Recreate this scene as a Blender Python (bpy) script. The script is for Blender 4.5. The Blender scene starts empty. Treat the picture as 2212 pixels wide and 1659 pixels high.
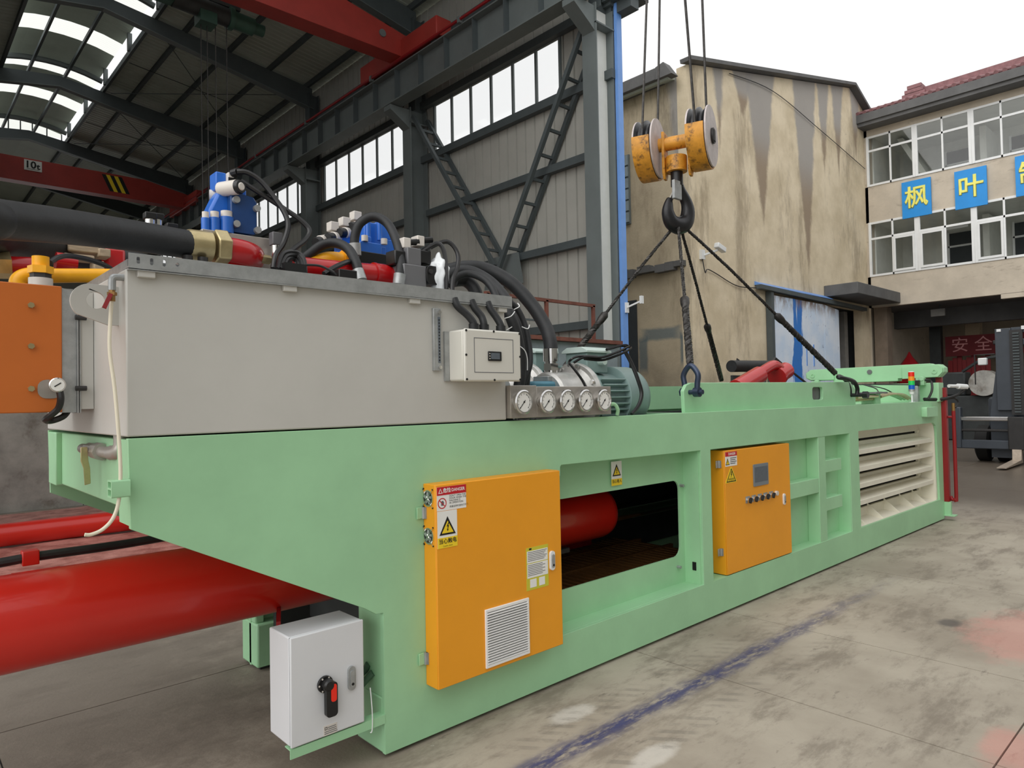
import bpy, bmesh, math, random
from mathutils import Vector, Matrix, geometry
random.seed(7)
PI = math.pi
SC = bpy.context.scene
COL = SC.collection
V = Vector

# ------------------------------------------------------------------ camera, sky, sun, exposure
cam_data = bpy.data.cameras.new('camera')
cam = bpy.data.objects.new('camera', cam_data)
COL.objects.link(cam)
SC.camera = cam
cam_data.sensor_fit = 'HORIZONTAL'
cam_data.sensor_width = 36.0
cam_data.lens = 24.2604
cam_data.clip_end = 300
cam.matrix_world = Matrix(((0.734495, -0.001509, -0.678612, -1.736748), (-0.678350, -0.029555, -0.734145, -2.787834), (-0.018949, 0.999562, -0.022732, 1.650000), (0.000000, 0.000000, 0.000000, 1.000000)))

world = bpy.data.worlds.new('overcast_sky')
SC.world = world
world.use_nodes = True
bg = world.node_tree.nodes['Background']
bg.inputs['Color'].default_value = (1.0, 1.0, 1.0, 1)
bg.inputs['Strength'].default_value = 1.12

sun_data = bpy.data.lights.new('sun', 'SUN')
sun_data.energy = 1.8
sun_data.angle = math.radians(70)
sun_data.color = (1.0, 0.98, 0.95)
sun = bpy.data.objects.new('sun', sun_data)
COL.objects.link(sun)
sun.location = (-10, -6, 20)
sun.rotation_euler = V((0.9, 0.15, -0.75)).to_track_quat('-Z', 'Y').to_euler()

vs = SC.view_settings
vs.view_transform = 'Standard'
vs.look = 'None'
vs.exposure = -0.12
vs.gamma = 1.0
vs.use_curve_mapping = False

# ------------------------------------------------------------------ materials
def lin(c):
    return tuple((x/255/12.92) if x/255 <= 0.04045 else ((x/255+0.055)/1.055)**2.4 for x in c)

def new_mat(name):
    m = bpy.data.materials.new(name)
    m.use_nodes = True
    nt = m.node_tree
    return m, nt, nt.nodes['Principled BSDF']

def N(nt, t, **k):
    n = nt.nodes.new(t)
    for a, b in k.items():
        if a.startswith('i_'):
            n.inputs[a[2:]].default_value = b
        else:
            setattr(n, a, b)
    return n

def mth(nt, op, a, b=None, c=None, clamp=False):
    n = nt.nodes.new('ShaderNodeMath')
    n.operation = op
    n.use_clamp = clamp
    for i, x in enumerate((a, b, c)):
        if x is None:
            continue
        if isinstance(x, (int, float)):
            n.inputs[i].default_value = x
        else:
            nt.links.new(x, n.inputs[i])
    return n.outputs[0]

def mixc(nt, fac, a, b):
    n = nt.nodes.new('ShaderNodeMix')
    n.data_type = 'RGBA'
    for s, x in ((0, fac), (6, a), (7, b)):
        if isinstance(x, (int, float)):
            n.inputs[s].default_value = x
        elif isinstance(x, tuple):
            n.inputs[s].default_value = (*x[:3], 1)
        else:
            nt.links.new(x, n.inputs[s])
    return n.outputs[2]

def noise(nt, scale, detail=4, rough=0.6, stretch=None):
    g = nt.nodes.new('ShaderNodeNewGeometry')
    src = g.outputs['Position']
    if stretch:
        mp = nt.nodes.new('ShaderNodeMapping')
        mp.inputs['Scale'].default_value = stretch
        nt.links.new(src, mp.inputs['Vector'])
        src = mp.outputs['Vector']
    n = nt.nodes.new('ShaderNodeTexNoise')
    n.inputs['Scale'].default_value = scale
    n.inputs['Detail'].default_value = detail
    n.inputs['Roughness'].default_value = rough
    nt.links.new(src, n.inputs['Vector'])
    return n.outputs['Fac']

def ramp(nt, fac, lo, hi):
    n = nt.nodes.new('ShaderNodeMapRange')
    n.interpolation_type = 'SMOOTHSTEP'
    n.inputs['From Min'].default_value = lo
    n.inputs['From Max'].default_value = hi
    nt.links.new(fac, n.inputs['Value'])
    return n.outputs['Result']

def bump(nt, bs, h, strength, dist=0.02):
    b = nt.nodes.new('ShaderNodeBump')
    b.inputs['Strength'].default_value = strength
    b.inputs['Distance'].default_value = dist
    nt.links.new(h, b.inputs['Height'])
    nt.links.new(b.outputs['Normal'], bs.inputs['Normal'])

MATS = {}
def mat(name, rgb, rough=0.5, metal=0.0, var=0.10, scale=3.0, bmp=0.0, bscale=40.0, spec=0.5, coat=0.0, stretch=None, dirt=None):
    m, nt, bs = new_mat(name)
    c = lin(rgb)
    f = ramp(nt, noise(nt, scale, 5, 0.65, stretch), 0.3, 0.7)
    col = mixc(nt, f, tuple(x*(1-var) for x in c), tuple(min(1, x*(1+var)) for x in c))
    if dirt:
        d = ramp(nt, noise(nt, dirt[2], 6, 0.7, dirt[4] if len(dirt) > 4 else None), dirt[1], dirt[1]+0.18)
        d = mth(nt, 'MULTIPLY', d, dirt[3])
        col = mixc(nt, d, col, lin(dirt[0]))
    nt.links.new(col, bs.inputs['Base Color'])
    bs.inputs['Roughness'].default_value = rough
    bs.inputs['Metallic'].default_value = metal
    bs.inputs['Specular IOR Level'].default_value = spec
    bs.inputs['Coat Weight'].default_value = coat
    if bmp:
        bump(nt, bs, noise(nt, bscale, 3, 0.6, stretch), bmp)
    MATS[name] = m
    return m

mat('green_paint', (160, 209, 165), 0.42, var=0.06, scale=1.6, bmp=0.03, bscale=25)
mat('yellow_paint', (240, 160, 28), 0.45, var=0.03, scale=2, bmp=0.03, bscale=160)
mat('white_powder', (216, 218, 221), 0.45, var=0.02, scale=2, bmp=0.02, bscale=200)
mat('tank_grey', (196, 195, 189), 0.5, var=0.04, scale=1.2, bmp=0.03, bscale=30)
mat('junction_grey', (214, 212, 203), 0.5, var=0.02)
mat('galvanised', (168, 171, 171), 0.45, metal=0.55, var=0.12, scale=18, bmp=0.03)
mat('galvanised_dull', (172, 170, 164), 0.45, metal=0.4, var=0.2, scale=2.5, dirt=((92, 78, 60), 0.5, 1.4, 0.6))
mat('steel_plate', (172, 167, 160), 0.4, metal=0.5, var=0.1, scale=9)
mat('chrome', (215, 214, 212), 0.16, metal=1.0, var=0.04)
mat('zinc_yellow', (190, 174, 132), 0.3, metal=0.75, var=0.12, scale=14)
mat('brass', (172, 134, 84), 0.35, metal=0.9, var=0.1)
mat('red_gloss', (206, 36, 24), 0.3, var=0.05, scale=2, coat=0.25)
mat('red_pipe', (186, 22, 26), 0.25, var=0.06, scale=8, coat=0.3)
mat('red_dark', (140, 20, 26), 0.4, var=0.08)
mat('red_crane', (164, 54, 46), 0.5, var=0.1, scale=1.5)
mat('orange_paint', (199, 106, 38), 0.45, var=0.06, scale=1.5)
mat('yellow_pipe', (250, 178, 24), 0.4, var=0.06, scale=12)
mat('rubber', (30, 32, 34), 0.55, var=0.25, scale=14, bmp=0.05, bscale=60)
mat('rubber_worn', (40, 40, 40), 0.5, var=0.4, scale=6, dirt=((120, 100, 70), 0.62, 9, 0.8))
mat('cable_black', (28, 28, 29), 0.35, var=0.1)
mat('black_plastic', (22, 22, 23), 0.35, var=0.1)
mat('black_iron', (44, 43, 43), 0.5, var=0.15, scale=8)
mat('valve_blue', (34, 104, 200), 0.35, var=0.08, scale=6, coat=0.2)
mat('valve_blue_shade', (22, 64, 120), 0.4, var=0.06, scale=6)  # darker copy of the valve blue, front-face shade put into the colour
mat('valve_grey', (110, 110, 112), 0.45, var=0.08, metal=0.2)
mat('solenoid_white', (214, 208, 200), 0.4, var=0.04)
mat('motor_green', (132, 156, 153), 0.42, var=0.06, scale=5)
mat('motor_bright', (196, 214, 208), 0.45, var=0.05)
mat('pump_blue', (84, 140, 160), 0.45, var=0.06)
mat('cast_silver', (205, 204, 200), 0.38, metal=0.65, var=0.14, scale=8, bmp=0.06, bscale=30)
mat('cream_paint', (232, 228, 212), 0.5, var=0.05, scale=2)
mat('dark_void', (10, 10, 10), 0.9, var=0.0)
mat('hose_cream', (226, 218, 196), 0.35, var=0.05)
mat('steel_grey', (106, 114, 114), 0.55, var=0.07, scale=1.5)
mat('steel_web_lit', (232, 234, 230), 0.5, var=0.04)
mat('steel_dark', (78, 86, 88), 0.6, var=0.1, scale=1.5)
mat('clad_grey', (174, 174, 167), 0.55, var=0.06, scale=0.8)
mat('roof_grey', (180, 188, 178), 0.6, var=0.1, scale=0.6)
mat('concrete_dark', (92, 92, 92), 0.8, var=0.15, scale=1.2, bmp=0.15, bscale=14)
mat('blue_trim', (112, 158, 226), 0.4, var=0.06)
mat('rust', (116, 70, 58), 0.75, var=0.2, scale=7)
mat('bluegrey_steel', (133, 145, 150), 0.55, var=0.14, scale=2.5)
mat('rope_steel', (62, 60, 58), 0.45, metal=0.5, var=0.35, scale=30)
mat('rope_greasy', (34, 31, 29), 0.5, var=0.3, scale=16)
mat('hook_yellow', (210, 146, 46), 0.45, var=0.16, scale=9, dirt=((70, 46, 30), 0.5, 13, 0.85))
mat('sheave_white', (196, 186, 184), 0.45, var=0.12, scale=10, dirt=((110, 84, 74), 0.6, 12, 0.7))
mat('hook_black', (40, 40, 42), 0.35, metal=0.4, var=0.15, scale=12)
mat('shackle_blue', (58, 68, 88), 0.35, metal=0.5, var=0.1)
mat('white_frame', (232, 234, 234), 0.4, var=0.03)
mat('office_wall', (198, 187, 170), 0.85, var=0.10, scale=1.1, bmp=0.15, bscale=12, dirt=((146, 134, 120), 0.56, 1.3, 0.7, (1, 1, 3)))
mat('interior_white', (214, 216, 210), 0.8, var=0.05)
mat('dark_door', (52, 58, 62), 0.6, var=0.1)
mat('roof_tile', (134, 94, 96), 0.7, var=0.2, scale=6)
mat('fascia_grey', (98, 98, 98), 0.8, var=0.14, scale=1.6)
mat('sign_blue', (30, 146, 226), 0.5, var=0.05, scale=2)
mat('sign_yellow', (244, 238, 120), 0.5, var=0.06, scale=4)
mat('sticker_white', (238, 238, 234), 0.5, var=0.02)
mat('sticker_red', (196, 24, 40), 0.5, var=0.02)
mat('sticker_yellow', (245, 212, 40), 0.5, var=0.02)
mat('sticker_lime', (206, 200, 60), 0.5, var=0.02)
mat('ink_black', (16, 16, 16), 0.6, var=0.0)
mat('ink_grey', (96, 98, 104), 0.6, var=0.0)
mat('screen_grey', (96, 104, 112), 0.2, var=0.06, scale=30)
mat('panel_grey', (120, 128, 134), 0.4, var=0.03)
mat('louvre_white', (240, 240, 238), 0.45, var=0.02)
mat('lamp_red', (236, 44, 24), 0.25, var=0.03)
mat('lamp_orange', (246, 150, 40), 0.25, var=0.03)
mat('lamp_green', (40, 206, 96), 0.25, var=0.03)
mat('lamp_blue', (20, 92, 196), 0.25, var=0.03)
mat('flex_green', (74, 104, 82), 0.5, var=0.1)
mat('forklift_grey', (62, 68, 76), 0.4, var=0.08, scale=3)
mat('tyre_black', (20, 20, 20), 0.75, var=0.1)
mat('fork_steel', (190, 176, 160), 0.4, metal=0.4, var=0.15, scale=9)
mat('banner_red', (112, 28, 34), 0.7, var=0.1)
mat('banner_ink', (214, 150, 150), 0.7, var=0.0)
mat('gate_wood', (150, 128, 104), 0.8, var=0.15, scale=2)
mat('timber', (176, 158, 132), 0.75, var=0.22, scale=9, stretch=(1, 8, 8))
mat('bag_white', (232, 236, 238), 0.35, var=0.05)
mat('hoist_green', (52, 84, 72), 0.5, var=0.15)
mat('pillar_grey', (134, 132, 128), 0.8, var=0.12)
mat('pillar_brown', (126, 112, 98), 0.8, var=0.12)
mat('machine_dark', (46, 50, 50), 0.6, var=0.25, scale=3)
mat('paint_chip', (206, 120, 110), 0.7, var=0.1)
mat('grate_brown', (104, 72, 36), 0.5, metal=0.3, var=0.2)

def glass_mat(name, tint, refl=0.06, diff=0.0):
    m = bpy.data.materials.new(name)
    m.use_nodes = True
    nt = m.node_tree
    nt.nodes.clear()
    out = nt.nodes.new('ShaderNodeOutputMaterial')
    tr = nt.nodes.new('ShaderNodeBsdfTransparent')
    tr.inputs['Color'].default_value = (*tint, 1)
    gl = nt.nodes.new('ShaderNodeBsdfGlossy')
    gl.inputs['Roughness'].default_value = 0.03
    lw = nt.nodes.new('ShaderNodeLayerWeight')
    lw.inputs['Blend'].default_value = 0.5
    fac = mth(nt, 'ADD', mth(nt, 'MULTIPLY', mth(nt, 'POWER', lw.outputs['Facing'], 4.0), refl*10), 0.035)
    mx = nt.nodes.new('ShaderNodeMixShader')
    nt.links.new(fac, mx.inputs[0])
    nt.links.new(tr.outputs[0], mx.inputs[1])
    nt.links.new(gl.outputs[0], mx.inputs[2])
    last = mx.outputs[0]
    if diff:
        tl = nt.nodes.new('ShaderNodeBsdfTranslucent')
        tl.inputs['Color'].default_value = (0.95, 0.96, 0.93, 1)
        m2 = nt.nodes.new('ShaderNodeMixShader')
        m2.inputs[0].default_value = diff
        nt.links.new(last, m2.inputs[1])
        nt.links.new(tl.outputs[0], m2.inputs[2])
        last = m2.outputs[0]
    nt.links.new(last, out.inputs['Surface'])
    MATS[name] = m
    return m
glass_mat('window_glass', (0.97, 0.98, 0.98), 0.08)
glass_mat('frosted_pane', (0.99, 0.995, 0.995), 0.03, diff=0.04)
glass_mat('skylight_sheet', (0.97, 0.98, 0.92), diff=0.15)
glass_mat('gauge_glass', (0.97, 0.97, 0.97))

def floor_material():
    m, nt, bs = new_mat('floor_concrete')
    g = nt.nodes.new('ShaderNodeNewGeometry')
    sep = nt.nodes.new('ShaderNodeSeparateXYZ')
    nt.links.new(g.outputs['Position'], sep.inputs[0])
    X, Y = sep.outputs['X'], sep.outputs['Y']
    a = ramp(nt, noise(nt, 0.9, 6, 0.6), 0.3, 0.7)
    col = mixc(nt, a, lin((146, 136, 122)), lin((176, 167, 152)))
    b = ramp(nt, noise(nt, 2.6, 7, 0.74, (0.55, 1.5, 1)), 0.47, 0.66)
    col = mixc(nt, mth(nt, 'MULTIPLY', b, 0.6), col, lin((108, 98, 86)))
    c = ramp(nt, noise(nt, 9.0, 5, 0.7, (0.5, 1.6, 1)), 0.60, 0.70)
    col = mixc(nt, mth(nt, 'MULTIPLY', c, 0.5), col, lin((92, 84, 76)))
    w = ramp(nt, noise(nt, 6.0, 6, 0.75), 0.66, 0.72)
    col = mixc(nt, mth(nt, 'MULTIPLY', w, 0.5), col, lin((212, 206, 196)))
    nz = noise(nt, 5.0, 5, 0.7)
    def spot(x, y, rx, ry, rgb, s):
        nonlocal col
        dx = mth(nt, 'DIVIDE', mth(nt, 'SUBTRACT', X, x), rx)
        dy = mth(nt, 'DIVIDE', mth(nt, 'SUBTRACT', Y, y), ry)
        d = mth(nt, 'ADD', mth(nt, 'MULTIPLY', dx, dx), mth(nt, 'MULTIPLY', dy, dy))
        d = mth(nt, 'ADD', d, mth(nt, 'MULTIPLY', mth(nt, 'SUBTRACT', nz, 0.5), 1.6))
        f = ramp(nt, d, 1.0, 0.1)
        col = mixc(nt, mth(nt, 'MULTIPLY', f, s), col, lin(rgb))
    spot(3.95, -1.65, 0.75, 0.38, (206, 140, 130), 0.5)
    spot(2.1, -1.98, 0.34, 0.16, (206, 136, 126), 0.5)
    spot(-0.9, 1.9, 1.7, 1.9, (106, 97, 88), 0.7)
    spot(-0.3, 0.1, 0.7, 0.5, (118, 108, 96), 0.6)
    spot(3.9, -1.237, 0.13, 0.09, (84, 78, 74), 0.8)
    spot(0.95, -0.30, 0.20, 0.09, (216, 212, 204), 0.65)
    spot(0.9, -0.85, 0.24, 0.08, (216, 212, 204), 0.6)
    # tyre marks beside the blue line
    for yy in (-0.36, -0.80):
        dy = mth(nt, 'ABSOLUTE', mth(nt, 'SUBTRACT', Y, yy))
        band = ramp(nt, dy, 0.10, 0.05)
        wv = mth(nt, 'SINE', mth(nt, 'MULTIPLY', mth(nt, 'ADD', X, mth(nt, 'MULTIPLY', Y, 0.8)), 62.0))
        tread = ramp(nt, wv, -0.2, 0.5)
        along = mth(nt, 'MULTIPLY', ramp(nt, X, 4.2, 1.4), ramp(nt, X, 0.2, 0.7))
        f = mth(nt, 'MULTIPLY', mth(nt, 'MULTIPLY', band, tread), along)
        f = mth(nt, 'MULTIPLY', f, ramp(nt, nz, 0.40, 0.6))
        col = mixc(nt, mth(nt, 'MULTIPLY', f, 0.34), col, lin((96, 92, 86)))
    # damp, darker ground in the yard by the forklift
    wet = mth(nt, 'MULTIPLY', ramp(nt, X, 8.2, 11.0), 1.0)
    col = mixc(nt, mth(nt, 'MULTIPLY', wet, 0.85), col, lin((92, 82, 72)))
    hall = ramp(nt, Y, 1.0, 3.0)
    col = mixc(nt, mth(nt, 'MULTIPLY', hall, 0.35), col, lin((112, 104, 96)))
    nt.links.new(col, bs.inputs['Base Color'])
    r = nt.nodes.new('ShaderNodeMapRange')
    r.inputs['To Min'].default_value = 0.75
    r.inputs['To Max'].default_value = 0.32
    nt.links.new(wet, r.inputs['Value'])
    nt.links.new(r.outputs[0], bs.inputs['Roughness'])
    bump(nt, bs, noise(nt, 22, 6, 0.7), 0.25, 0.01)
    MATS['floor_concrete'] = m
floor_material()

def pink_material():
    m, nt, bs = new_mat('pink_sheet')
    a = ramp(nt, noise(nt, 2.2, 7, 0.7), 0.35, 0.65)
    col = mixc(nt, a, lin((160, 96, 86)), lin((222, 158, 146)))
    nt.links.new(col, bs.inputs['Base Color'])
    bs.inputs['Roughness'].default_value = 0.4
    bump(nt, bs, noise(nt, 3.0, 8, 0.7), 0.9, 0.08)
    MATS['pink_sheet'] = m
pink_material()

def line_material():
    m, nt, bs = new_mat('blue_line_paint')
    nt.links.new(mixc(nt, noise(nt, 8), lin((40, 48, 110)), lin((78, 84, 130))), bs.inputs['Base Color'])
    bs.inputs['Roughness'].default_value = 0.8
    g = nt.nodes.new('ShaderNodeNewGeometry')
    sep = nt.nodes.new('ShaderNodeSeparateXYZ')
    nt.links.new(g.outputs['Position'], sep.inputs[0])
    d = mth(nt, 'ABSOLUTE', mth(nt, 'ADD', sep.outputs['Y'], 0.545))
    d = mth(nt, 'ADD', d, mth(nt, 'MULTIPLY', mth(nt, 'SUBTRACT', noise(nt, 3.5, 5, 0.7, (0.6, 1, 1)), 0.5), 0.16))
    core = ramp(nt, d, 0.105, 0.0)
    wear = ramp(nt, noise(nt, 16, 6, 0.75, (0.4, 1.4, 1)), 0.36, 0.56)
    fade = ramp(nt, sep.outputs['X'], 5.6, 1.2)
    nt.links.new(mth(nt, 'MULTIPLY', mth(nt, 'MULTIPLY', core, wear), mth(nt, 'MULTIPLY', fade, 0.72)), bs.inputs['Alpha'])
    MATS['blue_line_paint'] = m
line_material()

def streak_wall(name, base, hi, axis, streaks, drips, smears=()):
    """weathered render; streaks = (centre, top z, tip z, half width) run down from the roof edge"""
    m, nt, bs = new_mat(name)
    g = nt.nodes.new('ShaderNodeNewGeometry')
    sep = nt.nodes.new('ShaderNodeSeparateXYZ')
    nt.links.new(g.outputs['Position'], sep.inputs[0])
    A, Z = sep.outputs[axis], sep.outputs['Z']
    col = mixc(nt, ramp(nt, noise(nt, 0.7, 6, 0.65), 0.3, 0.7), lin(base), lin(hi))
    gr = ramp(nt, noise(nt, 0.9, 7, 0.72, (1, 1, 0.28)), 0.5, 0.68)
    col = mixc(nt, mth(nt, 'MULTIPLY', gr, 0.5), col, lin((120, 104, 84)))
    sp = ramp(nt, noise(nt, 5, 4, 0.7), 0.7, 0.76)
    col = mixc(nt, mth(nt, 'MULTIPLY', sp, 0.5), col, lin((70, 60, 50)))
    wob = mth(nt, 'MULTIPLY', mth(nt, 'SUBTRACT', noise(nt, 1.6, 5, 0.7), 0.5), 0.35)
    for (c, zt, zb, hw) in streaks:
        t = mth(nt, 'DIVIDE', mth(nt, 'SUBTRACT', Z, zb), zt-zb, clamp=True)
        wdt = mth(nt, 'MULTIPLY', mth(nt, 'POWER', t, 0.85), hw)
        dx = mth(nt, 'ABSOLUTE', mth(nt, 'ADD', mth(nt, 'SUBTRACT', A, c), wob))
        f = ramp(nt, mth(nt, 'SUBTRACT', wdt, dx), -0.03, 0.16)
        low = ramp(nt, t, 0.35, 0.6)
        sc = mixc(nt, low, lin((152, 134, 114)), lin((162, 158, 154)))
        col = mixc(nt, mth(nt, 'MULTIPLY', f, 0.92), col, sc)
    if drips:
        dk = mth(nt, 'MULTIPLY', ramp(nt, noise(nt, 1.1, 6, 0.7, (1, 1, 0.2)), 0.45, 0.62), ramp(nt, Z, drips[0], drips[1]))
        col = mixc(nt, mth(nt, 'MULTIPLY', dk, 0.75), col, lin((74, 68, 62)))
    for (a0, a1, z0, z1) in smears:
        da = mth(nt, 'DIVIDE', mth(nt, 'ABSOLUTE', mth(nt, 'SUBTRACT', A, (a0+a1)/2)), (a1-a0)/2)
        dz = mth(nt, 'DIVIDE', mth(nt, 'ABSOLUTE', mth(nt, 'SUBTRACT', Z, (z0+z1)/2)), (z1-z0)/2)
        f = ramp(nt, mth(nt, 'ADD', mth(nt, 'MAXIMUM', da, dz), mth(nt, 'MULTIPLY', wob, 2.0)), 1.1, 0.5)
        col = mixc(nt, mth(nt, 'MULTIPLY', f, 0.7), col, lin((74, 104, 118)))
    lowd = ramp(nt, Z, 3.6, 0.8)
    col = mixc(nt, mth(nt, 'MULTIPLY', mth(nt, 'MULTIPLY', lowd, ramp(nt, noise(nt, 1.3, 5), 0.35, 0.6)), 0.55), col, lin((92, 86, 78)))
    nt.links.new(col, bs.inputs['Base Color'])
    bs.inputs['Roughness'].default_value = 0.9
    bump(nt, bs, noise(nt, 18, 5, 0.7), 0.3, 0.02)
    MATS[name] = m
streak_wall('gable_render', (208, 192, 162), (234, 219, 191), 'X',
            [(15.38, 10.9, 8.2, 0.36), (17.75, 11.6, 6.6, 1.0), (20.75, 12.2, 5.4, 0.95), (22.2, 12.4, 9.0, 0.55),
             (23.4, 12.8, 9.2, 0.62), (25.0, 12.8, 10.2, 0.5), (16.7, 11.1, 9.6, 0.7)], None)
streak_wall('side_render', (176, 162, 138), (200, 186, 160), 'Y', [(7.35, 10.6, 5.0, 0.42)], (7.6, 10.0), [(8.5, 8.85, 2.2, 3.4), (7.35, 8.8, 3.15, 3.55), (7.25, 7.5, 2.4, 3.4)])

def gate_material():
    m, nt, bs = new_mat('peeling_blue')
    g = nt.nodes.new('ShaderNodeNewGeometry')
    sep = nt.nodes.new('ShaderNodeSeparateXYZ')
    nt.links.new(g.outputs['Position'], sep.inputs[0])
    col = mixc(nt, ramp(nt, noise(nt, 1.2, 5), 0.3, 0.7), lin((208, 227, 250)), lin((232, 241, 253)))
    d = mth(nt, 'ABSOLUTE', mth(nt, 'SUBTRACT', sep.outputs['X'], 19.45))
    d = mth(nt, 'ADD', d, mth(nt, 'MULTIPLY', mth(nt, 'SUBTRACT', noise(nt, 1.5, 4, 0.6, (1, 1, 0.5)), 0.5), 0.9))
    f = ramp(nt, d, 0.34, 0.28)
    f = mth(nt, 'MULTIPLY', f, ramp(nt, noise(nt, 2.5, 4, 0.6, (1.6, 1, 0.25)), 0.30, 0.42))
    col = mixc(nt, f, col, lin((52, 124, 208)))
    p = ramp(nt, noise(nt, 7, 6, 0.75, (1, 1, 0.6)), 0.62, 0.68)
    col = mixc(nt, mth(nt, 'MULTIPLY', p, 0.7), col, lin((72, 104, 150)))
    ru = mth(nt, 'MULTIPLY', ramp(nt, noise(nt, 4, 5, 0.7, (1, 1, 0.4)), 0.4, 0.6), ramp(nt, sep.outputs['Z'], 4.1, 4.7))
    col = mixc(nt, ru, col, lin((128, 104, 88)))
    nt.links.new(col, bs.inputs['Base Color'])
    bs.inputs['Roughness'].default_value = 0.6
    MATS['peeling_blue'] = m
gate_material()

# ------------------------------------------------------------------ geometry helpers
WLOC = {}
class MB:
    def __init__(s):
        s.bm = bmesh.new()
    def box(s, a, b, rot=None, piv=None):
        x0, y0, z0 = a
        x1, y1, z1 = b
        vs_ = [s.bm.verts.new(V(p)) for p in ((x0, y0, z0), (x1, y0, z0), (x1, y1, z0), (x0, y1, z0), (x0, y0, z1), (x1, y0, z1), (x1, y1, z1), (x0, y1, z1))]
        for f in ((0, 3, 2, 1), (4, 5, 6, 7), (0, 1, 5, 4), (1, 2, 6, 5), (2, 3, 7, 6), (3, 0, 4, 7)):
            s.bm.faces.new([vs_[i] for i in f])
        if rot is not None:
            pv = V(piv) if piv else (V(a)+V(b))/2
            for v in vs_:
                v.co = rot @ (v.co-pv)+pv
        return s
    def bar(s, p0, p1, w, h, up=(0, 0, 1)):
        p0, p1 = V(p0), V(p1)
        d = (p1-p0).normalized()
        up = V(up)
        r = d.cross(up)
        if r.length < 1e-4:
            r = d.cross(V((1, 0, 0)))
        r.normalize()
        u = r.cross(d)
        q = []
        for p in (p0, p1):
            q.append([s.bm.verts.new(p+r*w/2*a+u*h/2*b) for a, b in ((-1, -1), (1, -1), (1, 1), (-1, 1))])
        for i in range(4):
            j = (i+1) % 4
            s.bm.faces.new((q[0][i], q[0][j], q[1][j], q[1][i]))
        s.bm.faces.new(q[0][::-1])
        s.bm.faces.new(q[1])
        return s
    def lathe(s, p, axis, prof, n=20):
        p, d = V(p), V(axis).normalized()
        a = d.orthogonal().normalized()
        b = d.cross(a)
        rings = []
        for t, r in prof:
            c = p+d*t
            if r < 1e-6:
                rings.append([s.bm.verts.new(c)])
            else:
                rings.append([s.bm.verts.new(c+(a*math.cos(2*PI*i/n)+b*math.sin(2*PI*i/n))*r) for i in range(n)])
        for q0, q1 in zip(rings, rings[1:]):
            for i in range(n):
                j = (i+1) % n
                if len(q0) == 1 and len(q1) == 1:
                    continue
                if len(q0) == 1:
                    s.bm.faces.new((q0[0], q1[j], q1[i]))
                elif len(q1) == 1:
                    s.bm.faces.new((q0[i], q0[j], q1[0]))
                else:
                    s.bm.faces.new((q0[i], q0[j], q1[j], q1[i]))
        if len(rings[0]) > 1:
            s.bm.faces.new(rings[0][::-1])
        if len(rings[-1]) > 1:
            s.bm.faces.new(rings[-1])
        return s
    def cyl(s, p0, p1, r, r1=None, n=16):
        p0, p1 = V(p0), V(p1)
        L = (p1-p0).length
        return s.lathe(p0, p1-p0, [(0, r), (L, r if r1 is None else r1)], n)
    def ring(s, p, axis, ro, ri, t, n=24):
        return s.lathe_open(p, axis, [(0, ri), (0, ro), (t, ro), (t, ri), (0, ri)], n)
    def lathe_open(s, p, axis, prof, n=24):
        p, d = V(p), V(axis).normalized()
        a = d.orthogonal().normalized()
        b = d.cross(a)
        rings = [[s.bm.verts.new(p+d*t+(a*math.cos(2*PI*i/n)+b*math.sin(2*PI*i/n))*r) for i in range(n)] for t, r in prof]
        for q0, q1 in zip(rings, rings[1:]):
            for i in range(n):
                j = (i+1) % n
                s.bm.faces.new((q0[i], q0[j], q1[j], q1[i]))
        return s
    def tube(s, pts, r, n=8, sub=6, spline=True, closed=False):
        pts = [V(p) for p in pts]
        if spline and len(pts) > 2:
            pts = crom(pts, sub, closed)
        m = len(pts)
        rr = r if isinstance(r, (list, tuple)) else None
        tang = []
        for i in range(m):
            if closed:
                t = pts[(i+1) % m]-pts[i-1]
            else:
                t = pts[min(i+1, m-1)]-pts[max(i-1, 0)]
            tang.append(t.normalized())
        nrm = tang[0].orthogonal().normalized()
        rings = []
        for i in range(m):
            nrm = (nrm-tang[i]*nrm.dot(tang[i]))
            if nrm.length < 1e-5:
                nrm = tang[i].orthogonal()
            nrm.normalize()
            bn = tang[i].cross(nrm)
            k = r if rr is None else rr[0]+(rr[1]-rr[0])*i/max(1, m-1)
            rings.append([s.bm.verts.new(pts[i]+(nrm*math.cos(2*PI*j/n)+bn*math.sin(2*PI*j/n))*k) for j in range(n)])
        for i in range(m if closed else m-1):
            q0, q1 = rings[i], rings[(i+1) % m]
            for j in range(n):
                jj = (j+1) % n
                s.bm.faces.new((q0[j], q0[jj], q1[jj], q1[j]))
        if not closed:
            s.bm.faces.new(rings[0][::-1])
            s.bm.faces.new(rings[-1])
        return s
    def prism(s, poly, o, u, v, d0, d1, holes=()):
        o, u, v = V(o), V(u), V(v)
        n = u.cross(v)
        loops = [poly]+list(holes)
        pl = [[V((p[0], p[1], 0)) for p in l] for l in loops]
        tris = geometry.tessellate_polygon(pl)
        flat = [p for l in loops for p in l]
        A = [s.bm.verts.new(o+u*p[0]+v*p[1]+n*d0) for p in flat]
        B = [s.bm.verts.new(o+u*p[0]+v*p[1]+n*d1) for p in flat]
        new = []
        for t in tris:
            for Q in (A, B):
                try:
                    new.append(s.bm.faces.new([Q[i] for i in t]))
                except ValueError:
                    pass
        k = 0
        for l in loops:
            m = len(l)
            for i in range(m):
                j = (i+1) % m
                new.append(s.bm.faces.new((A[k+i], A[k+j], B[k+j], B[k+i])))
            k += m
        bmesh.ops.recalc_face_normals(s.bm, faces=new)
        return s
    def poly(s, pts):
        s.bm.faces.new([s.bm.verts.new(V(p)) for p in pts])
        return s
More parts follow.
